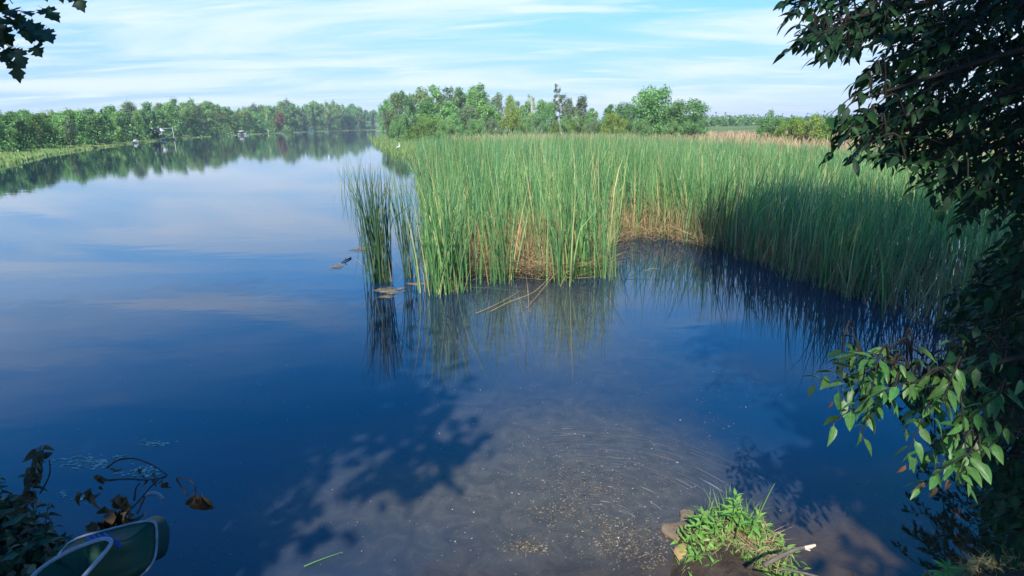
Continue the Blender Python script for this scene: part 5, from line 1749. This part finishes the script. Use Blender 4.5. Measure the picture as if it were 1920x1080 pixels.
def tussock():
    r = np.random.default_rng(9)
    # soil mound
    c = ground(1375, 1040)
    n, m = 28, 7
    V = [[0, 0, .16]]
    for i in range(1, m + 1):
        q = i / m
        for j in range(n):
            a = 2 * math.pi * j / n
            rad = (.40 + .06 * math.sin(3 * a) + .04 * math.sin(5 * a + 1)) * q
            V.append([math.cos(a) * rad * .85, math.sin(a) * rad * .95, .20 * (1 - q ** 2.2) - .06 * q + r.normal(0, .012)])
    F3 = [(0, 1 + j, 1 + (j + 1) % n) for j in range(n)]
    mb = MB(); mb.add(V, F3)
    mb.Q.append(np.array([(1 + i * n + j, 1 + (i + 1) * n + j, 1 + (i + 1) * n + (j + 1) % n, 1 + i * n + (j + 1) % n) for i in range(m - 1) for j in range(n)]))
    soil = noise_mat('dark_soil', [(.3, G(.03, .018, .012)), (.6, G(.09, .055, .035)), (.8, G(.17, .11, .07))], scale=22, rough=.95, bump=.8)
    mb.build('earth_mound', soil, None, True, loc=tuple(c), label='small earth mound under the sunlit grass tussock', category='mound')
    rock(1274, 996, (.12, .09, .03), 'flat tan stone touching the water left of the grass tussock', 'stone', 1)
    rock(1290, 1042, (.085, .075, .045), 'orange ochre stone at the left foot of the grass tussock', 'stone_orange', 2, .02)
    rock(1300, 974, (.10, .07, .028), 'tan stone behind the grass tussock at its water side', 'stone', 3)
    rock(1428, 1012, (.10, .06, .035), 'low grey tan stone right of the grass tussock', 'stone', 4)
    ctr = c

    def zt(p):
        q = math.hypot((p[0] - c[0]) / .85, (p[1] - c[1]) / .95) / .42
        return max(.02, .20 * (1 - min(1, q) ** 2.2) - .03)
    # long grass blades, fresh and dry
    mb = MB()
    for (u, v, n, h, sp_) in [(1360, 985, 40, .34, .05), (1330, 1000, 36, .26, .06), (1400, 1010, 46, .28, .05), (1350, 1050, 60, .24, .09), (1420, 1060, 50, .22, .07), (1300, 1050, 30, .18, .05), (1470, 1060, 26, .2, .04), (1390, 1075, 50, .2, .08)]:
        p = ground(u, v, .1)
        B = np.stack([p[0] + r.normal(0, sp_, n), p[1] + r.normal(0, sp_, n)], 1)
        Z = np.array([zt(b) for b in B])
        mb.add(*blades(np.concatenate([B, Z[:, None] - .02], 1), r.uniform(0, 6.28, n), np.abs(r.normal(0, .35, n)), h * .8 * r.uniform(.35, 1.15, n), r.uniform(.003, .007, n), np.abs(r.normal(.1, .25, n)), 5, droop=np.where(r.uniform(0, 1, n) < .3, r.uniform(.2, .6, n), 0)))
    mb.build('grass', M['grass'], kind='stuff', label='sunlit green grass of the tussock at the water edge', category='grass')
    # a long single blade that leans out to the right
    P = spline([at(1408, 1000, 3.05), at(1425, 962, 3.0), at(1440, 930, 2.95), at(1453, 906, 2.92)], 12)
    mb = MB(); tube_cap(mb, P - P[0], np.linspace(.005, .0012, len(P)), 5)
    mb.build('grass_stalk', M['grass'], None, loc=P[0], label='long single grass stalk leaning out from the tussock over the water', category='grass stalk')
    # matted dry grass
    mb = MB()
    for (u, v, n) in [(1425, 1045, 150), (1370, 1030, 90), (1440, 1020, 60), (1350, 1060, 50)]:
        p = ground(u, v, .12)
        B = np.stack([p[0] + r.normal(0, .055, n), p[1] + r.normal(0, .05, n)], 1)
        Z = np.array([zt(b) for b in B]) + r.uniform(.0, .05, n)
        mb.add(*blades(np.concatenate([B, Z[:, None]], 1), r.uniform(0, 6.28, n), r.uniform(1.0, 1.6, n), r.uniform(.06, .16, n), r.uniform(.003, .005, n), np.abs(r.normal(0, .2, n)), 3))
    mb.build('dry_grass', M['pinkstraw'], kind='stuff', label='matted pinkish dry grass on the right of the tussock', category='grass')
    # leafy herbs
    g = 'leafy herbs growing on the tussock'
    spots = [(1315, 985, .16, 'leafy herb at the upper left of the tussock over the flat stone'), (1295, 1020, .13, 'leafy herb at the left rim of the tussock above the ochre stone'),
             (1390, 985, .24, 'tallest light green herb at the back of the tussock'), (1372, 990, .22, 'herb just left of the tallest herb on the tussock'), (1408, 995, .18, 'herb just right of the tallest herb on the tussock'), (1330, 1040, .15, 'bushy herb in the left middle of the tussock'),
             (1305, 1068, .12, 'low herb in the bottom left corner of the tussock'), (1345, 1078, .12, 'low herb at the bottom middle of the tussock'), (1385, 1062, .13, 'herb in front of the matted dry grass'), (1415, 1078, .11, 'low herb at the bottom edge below the dry grass'),
             (1455, 1075, .12, 'herb at the bottom right of the tussock beside the stick'), (1340, 1010, .14, 'herb hidden in the long grass of the tussock')]
    for (u, v, h, lb) in spots:
        p = ground(u, v + 14, .14)
        herb(np.array([p[0], p[1], zt(p) - .01]), h, r.normal(0, .03, 2), lb, g, HERB_ME, 22, .095, r)
    p = ground(1778, 1082, .16)
    herb(np.array([p[0], p[1], .08]), .14, (0, .01), 'bright green herb alone at the bottom right among leaf litter', 'herbs on the right bank', HERB_ME, 20, .105, r)
    p = ground(1738, 1085, .12)
    herb(np.array([p[0], p[1], .05]), .07, (0, .01), 'tiny herb just left of the bright green herb', 'herbs on the right bank', HERB_ME, 8, .05, r)
    pl = []
    for _ in range(800):
        a, q = r.uniform(0, 6.28), math.sqrt(r.uniform(0, 1)) * .42
        p = np.array([c[0] - .02 + math.cos(a) * q * .85, c[1] - .10 + math.sin(a) * q * .95, 0])
        p[2] = zt(p) + r.uniform(.0, .07)
        pl.append((p, frame_from(np.array([*r.normal(size=2), r.uniform(-.1, .7)]), np.array([0, 0, 1.0]), r.normal(0, .4)), r.uniform(.03, .06)))
    mb = MB(); leaves_into(mb, LEAF_H[0], pl)
    mb.build('ground_cover', M['herb'], kind='stuff', label='low bright green leaves covering the tussock', category='ground cover')
    # stick with pale broken end
    P = spline([at(1432, 1060, 2.85), at(1462, 1044, 2.86), at(1490, 1031, 2.87), at(1508, 1027, 2.88)], 12)
    t = thing('stick', 'grey broken stick with a pale end jutting from the tussock over the water', 'stick', tuple(P[0]))
    mb = MB(); tube_cap(mb, P - P[0], np.linspace(.012, .008, len(P)), 8); mb.build('shaft', M['stick'], t, smooth=True)
    Q = np.array([P[-1] - P[0] + (P[-1] - P[-2]) * .0, at(1520, 1025, 2.88) - P[0], at(1529, 1022, 2.88) - P[0]])
    mb = MB(); tube_cap(mb, Q, [.0078, .0095, .006], 8); tube_cap(mb, [Q[0] + [0, 0, -.003], Q[0] + [.03, 0, -.016]], [.007, .004], 6); mb.build('broken_end', M['stickend'], t, smooth=True)
    P = spline([at(1462, 1066, 2.75), at(1500, 1073, 2.75), at(1535, 1082, 2.75)], 8)
    mb = MB(); tube_cap(mb, P - P[0], .006, 6); mb.build('twig', M['stick'], None, loc=P[0], label='thin reddish twig low on the right of the tussock', category='twig')
    # leaf litter at the right bottom
    mb = MB()
    pl = []
    for _ in range(900):
        u = r.uniform(1690, 1960); v = np.interp(u, [1690, 1780, 1850, 1960], [1075, 1062, 1036, 1020]) + abs(r.normal(0, 22))
        p = ground(u, v, .1); p[2] = max(.01, hz(p[0], p[1])) + r.uniform(.003, .03)
        pl.append((p, frame_from(np.array([*r.normal(size=2), r.normal(0, .25)]), np.array([0, 0, 1.0]), r.normal(0, .5)), r.uniform(.02, .05)))
    leaves_into(mb, leaf_template(.45, .6, .4, .5, 4), pl)
    n = 260
    B = np.array([ground(r.uniform(1800, 1960), 1040 + abs(r.normal(0, 26)), .1) for _ in range(n)])
    B[:, 2] = np.array([max(.01, hz(b[0], b[1])) for b in B])
    mb.add(*blades(B, r.uniform(0, 6.28, n), r.uniform(.2, 1.5, n), r.uniform(.05, .14, n), r.uniform(.003, .005, n), .2, 3))
    mb.build('leaf_litter', M['straw'], kind='stuff', label='brown leaf litter on the bank in the bottom right corner', category='leaf litter')
    # green bush at the right edge
    rr = np.random.default_rng(14)
    p = ground(1935, 1020, .25)
    for k, (u, v, h, lb) in enumerate([(1905, 1010, .55, 'green leafy plant at the right edge above the leaf litter'), (1935, 1000, .75, 'taller leafy plant at the right edge behind the leaf litter'), (1885, 985, .42, 'shorter leafy plant nearest the water at the right edge'), (1920, 1040, .4, 'leafy plant in the right corner beside the leaf litter')]):
        p = ground(u, v, .2)
        herb(np.array([p[0], p[1], hz(p[0], p[1]) - .02]), h, rr.normal(0, .06, 2), lb, 'leafy plants on the right bank', BUSH_ME, 30, .12, rr, stem='bush')


tussock()


# ------------------------------------------------------------------ left corner: weeds, dead branch and keepnet
def left_corner():
    r = np.random.default_rng(19)
    g = 'weeds in the bottom left corner'
    spots = [(10, 960, .35, 'dark weed at the left edge below the dry stalk'), (45, 1000, .32, 'dark weed left of the keepnet near the edge'), (95, 1010, .26, 'dark weed just above the keepnet mouth'), (125, 1005, .22, 'broad-leaved weed touching the keepnet'),
             (20, 1050, .25, 'weed in the bottom left corner'), (65, 1045, .22, 'low weed beside the keepnet frame'), (-10, 900, .42, 'weed leaning in at the left edge behind the dry stalk'), (40, 930, .35, 'weed at the foot of the dry stalk'), (85, 960, .25, 'weed nearest the water left of the dead branch'), (150, 1000, .15, 'small weed between dead branch and keepnet')]
    for (u, v, h, lb) in spots:
        p = ground(u, v + 30, .1)
        z = max(-.05, hz(p[0], p[1]))
        herb(np.array([p[0], p[1], z - .02]), h, r.normal(0, .06, 2), lb, g, WEED_ME + DEAD_ME[:1], 14, .10, r, cat='weed', name='weed', stem='weed', droop=.5)
    # tangle of low growth on the bank under the weeds
    mb = MB()
    pl, dl = [], []
    for _ in range(1500):
        u = r.uniform(-160, 240); v = np.interp(u, [-160, 60, 150, 240], [860, 985, 1060, 1110]) + abs(r.normal(0, 60))
        p = ground(u, v, .1); p[2] = max(.0, hz(p[0], p[1])) + r.uniform(.01, .16)
        q = (p, frame_from(np.array([*r.normal(size=2), r.normal(0, .5)]), np.array([0, 0, 1.0]), r.normal(0, .6)), r.uniform(.05, .11))
        (pl if r.uniform() < .72 else dl).append(q)
    leaves_into(mb, WEED_T[0], pl)
    mb.build('undergrowth', M['weed'], kind='stuff', label='dark tangle of low leaves on the bank in the bottom left corner', category='undergrowth')
    mb = MB(); leaves_into(mb, WEED_T[1], dl)
    mb.build('dead_leaves', M['deadleaf'], kind='stuff', label='brown dead leaves lying among the weeds at bottom left', category='leaf litter')
    # dry stalk with withered leaves standing at the water
    b = ground(45, 985, .05)
    tipp = at(78, 835, 3.75)
    t = thing('dry_stalk', 'withered brown stalk with curled leaves standing at the left edge', 'stalk', tuple(b))
    pts = spline([np.zeros(3), (at(52, 920, 3.6) - b), tipp - b], 12)
    mb = MB(); mb.add(*tube(pts, np.linspace(.007, .003, len(pts)), 5)); mb.build('stem', M['drytwig'], t)
    for k in range(34):
        s = r.uniform(.35, 1.0)
        p = pts[int(s * (len(pts) - 1))]
        d = np.array([r.normal(), r.normal(), r.uniform(-1.4, .2)])
        leaf_obj(DEAD_ME[k % 2], (p, frame_from(d, np.array([0, 0, 1.0]), r.normal(0, .8)), r.uniform(.05, .09)), t)
    P = spline([at(75, 925, 3.5), at(93, 890, 3.5), at(92, 862, 3.5)], 8)
    mb = MB(); tube_cap(mb, P - P[0], np.linspace(.006, .003, len(P)), 5)
    mb.build('twig', M['drytwig'], None, loc=P[0], label='thin dark twig standing beside the withered stalk', category='twig')
    # dead branch lying over the water
    D = 3.25
    b = at(232, 950, D)
    t = thing('dead_branch', 'dead branch with curled brown leaves arching over the water', 'branch', tuple(b))
    arcs = [[(225, 968, 3.2), (255, 945, 3.25), (290, 905, 3.35), (314, 890, 3.45)],
            [(200, 878, 3.45), (222, 862, 3.5), (252, 860, 3.5), (285, 872, 3.5), (314, 891, 3.45)],
            [(205, 900, 3.4), (240, 898, 3.4), (275, 900, 3.4), (312, 895, 3.45)],
            [(252, 938, 3.3), (255, 915, 3.35), (262, 906, 3.35)], [(258, 962, 3.2), (270, 935, 3.3), (268, 928, 3.3)]]
    for A in arcs:
        pts = spline([at(*q) - b for q in A], 14)
        mb = MB(); mb.add(*tube(pts, np.linspace(.006, .0035, len(pts)), 5)); mb.build('twig', M['drytwig'], t)
    for (u, v, d, n, s) in [(215, 955, 3.2, 9, .13), (228, 938, 3.2, 8, .14), (180, 975, 3.15, 8, .12), (192, 892, 3.4, 7, .07), (272, 886, 3.45, 5, .06), (298, 905, 3.4, 4, .06), (172, 925, 3.25, 6, .10), (240, 965, 3.2, 6, .12)]:
        for k in range(n):
            p = at(u + r.normal(0, 9), v + r.normal(0, 9), d) - b
            dd = np.array([r.normal(0, .5), r.normal(0, .4), -1])
            leaf_obj(DEAD_ME[k % 2], (p, frame_from(dd, np.array([0, -1.0, 0]), r.normal(0, .9)), s * r.uniform(.6, 1)), t)
    # curved twig with one hanging dead leaf
    A = [(352, 928, 3.3), (335, 905, 3.35), (332, 897, 3.35), (350, 898, 3.35), (364, 908, 3.3), (367, 925, 3.3)]
    b2 = at(*A[0])
    t = thing('bent_twig', 'bent twig holding one brown withered leaf above the water', 'twig', tuple(b2))
    pts = spline([at(*q) - b2 for q in A], 20)
    mb = MB(); mb.add(*tube(pts, np.linspace(.005, .0035, len(pts)), 5)); mb.build('stem', M['drytwig'], t)
    for k, (u, v, dx_, s) in enumerate([(366, 920, .0, .15), (374, 922, .2, .14), (362, 924, -.25, .13), (370, 928, .05, .12), (378, 925, .15, .15)]):
        leaf_obj(DEAD_ME[k % 2], (at(u, v, 3.3) - b2, frame_from(np.array([dx_, 0, -1.0]), np.array([0.3 * (k - 2), -1.0, 0]), r.normal(0, .3)), s), t)

    # keepnet: hoops of pale tube with dark green netting
    def hoop(pts, n=48):
        return spline([at(*q) for q in pts], n, closed=True)
    h1 = hoop([(203, 1011, 2.80), (206, 1024, 2.76), (165, 1072, 2.58), (120, 1120, 2.45), (60, 1150, 2.40), (20, 1140, 2.44), (40, 1105, 2.55), (80, 1064, 2.66), (130, 1034, 2.74), (180, 1014, 2.79)])
    h2 = hoop([(285, 978, 3.05), (293, 988, 3.04), (293, 1030, 2.98), (284, 1058, 2.92), (255, 1085, 2.86), (180, 1120, 2.80), (110, 1120, 2.80), (90, 1085, 2.88), (130, 1018, 2.98), (200, 994, 3.02), (262, 979, 3.05)])
    h3 = hoop([(262, 936, 3.62), (276, 927, 3.66), (292, 926, 3.68), (304, 935, 3.66), (310, 960, 3.6), (300, 1000, 3.5), (260, 1010, 3.45), (235, 985, 3.5), (245, 950, 3.58)])
    b = ground(150, 1090, .1)
    t = thing('keepnet', 'dark green fishing keepnet with pale hoops lying in the bottom left corner', 'keepnet', tuple(b))
    for nm, h, rad in (('hoop', h1, .0095), ('hoop', h2, .0065)):
        mb = MB(); pts = np.concatenate([h, h[:1]]); mb.add(*tube(pts - b, rad, 8)); mb.build(nm, M['frame'], t, smooth=True)
    arc = spline([at(*q) for q in [(263, 940, 3.62), (272, 930, 3.65), (284, 925, 3.67), (296, 927, 3.67), (306, 937, 3.65)]], 14)
    mb = MB(); tube_cap(mb, arc - b, .011, 8); mb.build('hoop', M['frame'], t, smooth=True)

    def resample(h, n=48):
        return h[np.linspace(0, len(h), n, endpoint=False).astype(int)]
    def align(a, q):
        best = min(range(len(q)), key=lambda s: np.sum((np.roll(q, -s, 0) - a) ** 2))
        return np.roll(q, -best, 0)
    A = resample(h1); Bq = align(A, resample(h2)); Cq = align(Bq, resample(h3))
    rings = []
    cA, cB = A.mean(0), Bq.mean(0)
    deep = cA + np.array([.02, .1, -.22])
    for s in np.linspace(0, 1, 7):                      # netting between the two hoops, slack in the middle
        q = A * (1 - s) + Bq * s
        sag = math.sin(math.pi * s) * .035
        c = q.mean(0)
        q = c + (q - c) * (1 - .10 * math.sin(math.pi * s)) + np.array([0, 0, -sag])
        ripple = .012 * np.sin(np.arange(len(q)) * 1.3 + s * 5)[:, None] * math.sin(math.pi * s)
        rings.append(q + (q - c) * ripple * 4)
    for s in np.linspace(.15, 1, 7):                    # and on down into the water
        q = Bq * (1 - s) + Cq * s
        c = q.mean(0)
        q = c + (q - c) * (1 - .16 * math.sin(math.pi * s)) + np.array([0, 0, -.16 * s])
        rings.append(q)
    n = 48
    V = np.concatenate(rings) - b
    F = [(i * n + k, i * n + (k + 1) % n, (i + 1) * n + (k + 1) % n, (i + 1) * n + k) for i in range(len(rings) - 1) for k in range(n)]
    mb = MB(); mb.add(V, F); mb.build('netting', M['net'], t, smooth=True)
    # the slack flap of netting inside the mouth
    fl = [A, cA + (A - cA) * .72 + [.0, .02, -.03], cA + (A - cA) * .4 + [.01, .04, -.07], cA + (A - cA) * .12 + [.02, .05, -.085]]
    fl = [q + .006 * np.sin(np.arange(n) * .9 + k * 2)[:, None] * np.array([0, 0, 1.0]) if k else q for k, q in enumerate(fl)]
    mb = MB(); mb.add(np.concatenate(fl) - b, [(i * n + k, (i + 1) * n + k, (i + 1) * n + (k + 1) % n, i * n + (k + 1) % n) for i in range(3) for k in range(n)])
    mb.add(fl[-1] - b, [(0, k, k + 1) for k in range(1, n - 1)])
    mb.build('mouth_flap', M['net'], t, smooth=True)
    # blue marks printed near the second hoop
    def mark(pts):
        mb = MB()
        V = np.array([at(*q) for q in pts]) - b
        mb.add(V, [(0, 1, 2, 3)]); mb.build('blue_mark', M['blue'], t)
    for k in range(4):
        x = 160 + k * 11; y = 1006 - k * 2.2
        mark([(x, y, 2.83), (x + 4, y - 1, 2.83), (x + 22, y + 13, 2.795), (x + 16, y + 14, 2.795)])
    for k in range(3):
        x = 205 + k * 7; y = 1008 + k * 3
        mark([(x, y, 2.83), (x + 4, y - 2, 2.83), (x + 8, y + 13, 2.80), (x + 4, y + 14, 2.80)])


left_corner()
print('objects', len(bpy.data.objects))


# ------------------------------------------------------------------ the air over the lake
def haze():
    mb = MB()
    boxm(mb, (0, 0, 15.0), (7600, 7600, 38.0))
    m = bpy.data.materials.new('thin_air_haze'); m.use_nodes = True
    t = m.node_tree; t.nodes.clear()
    o = N(t, 'ShaderNodeOutputMaterial')
    v = N(t, 'ShaderNodeVolumePrincipled')
    v.inputs['Color'].default_value = (.80, .88, 1.0, 1)
    v.inputs['Density'].default_value = 0.00042
    v.inputs['Anisotropy'].default_value = 0.0
    t.links.new(v.outputs[0], o.inputs['Volume'])
    mb.build('haze', m, kind='stuff', label='thin bluish haze in the air over the lake', category='haze')


haze()
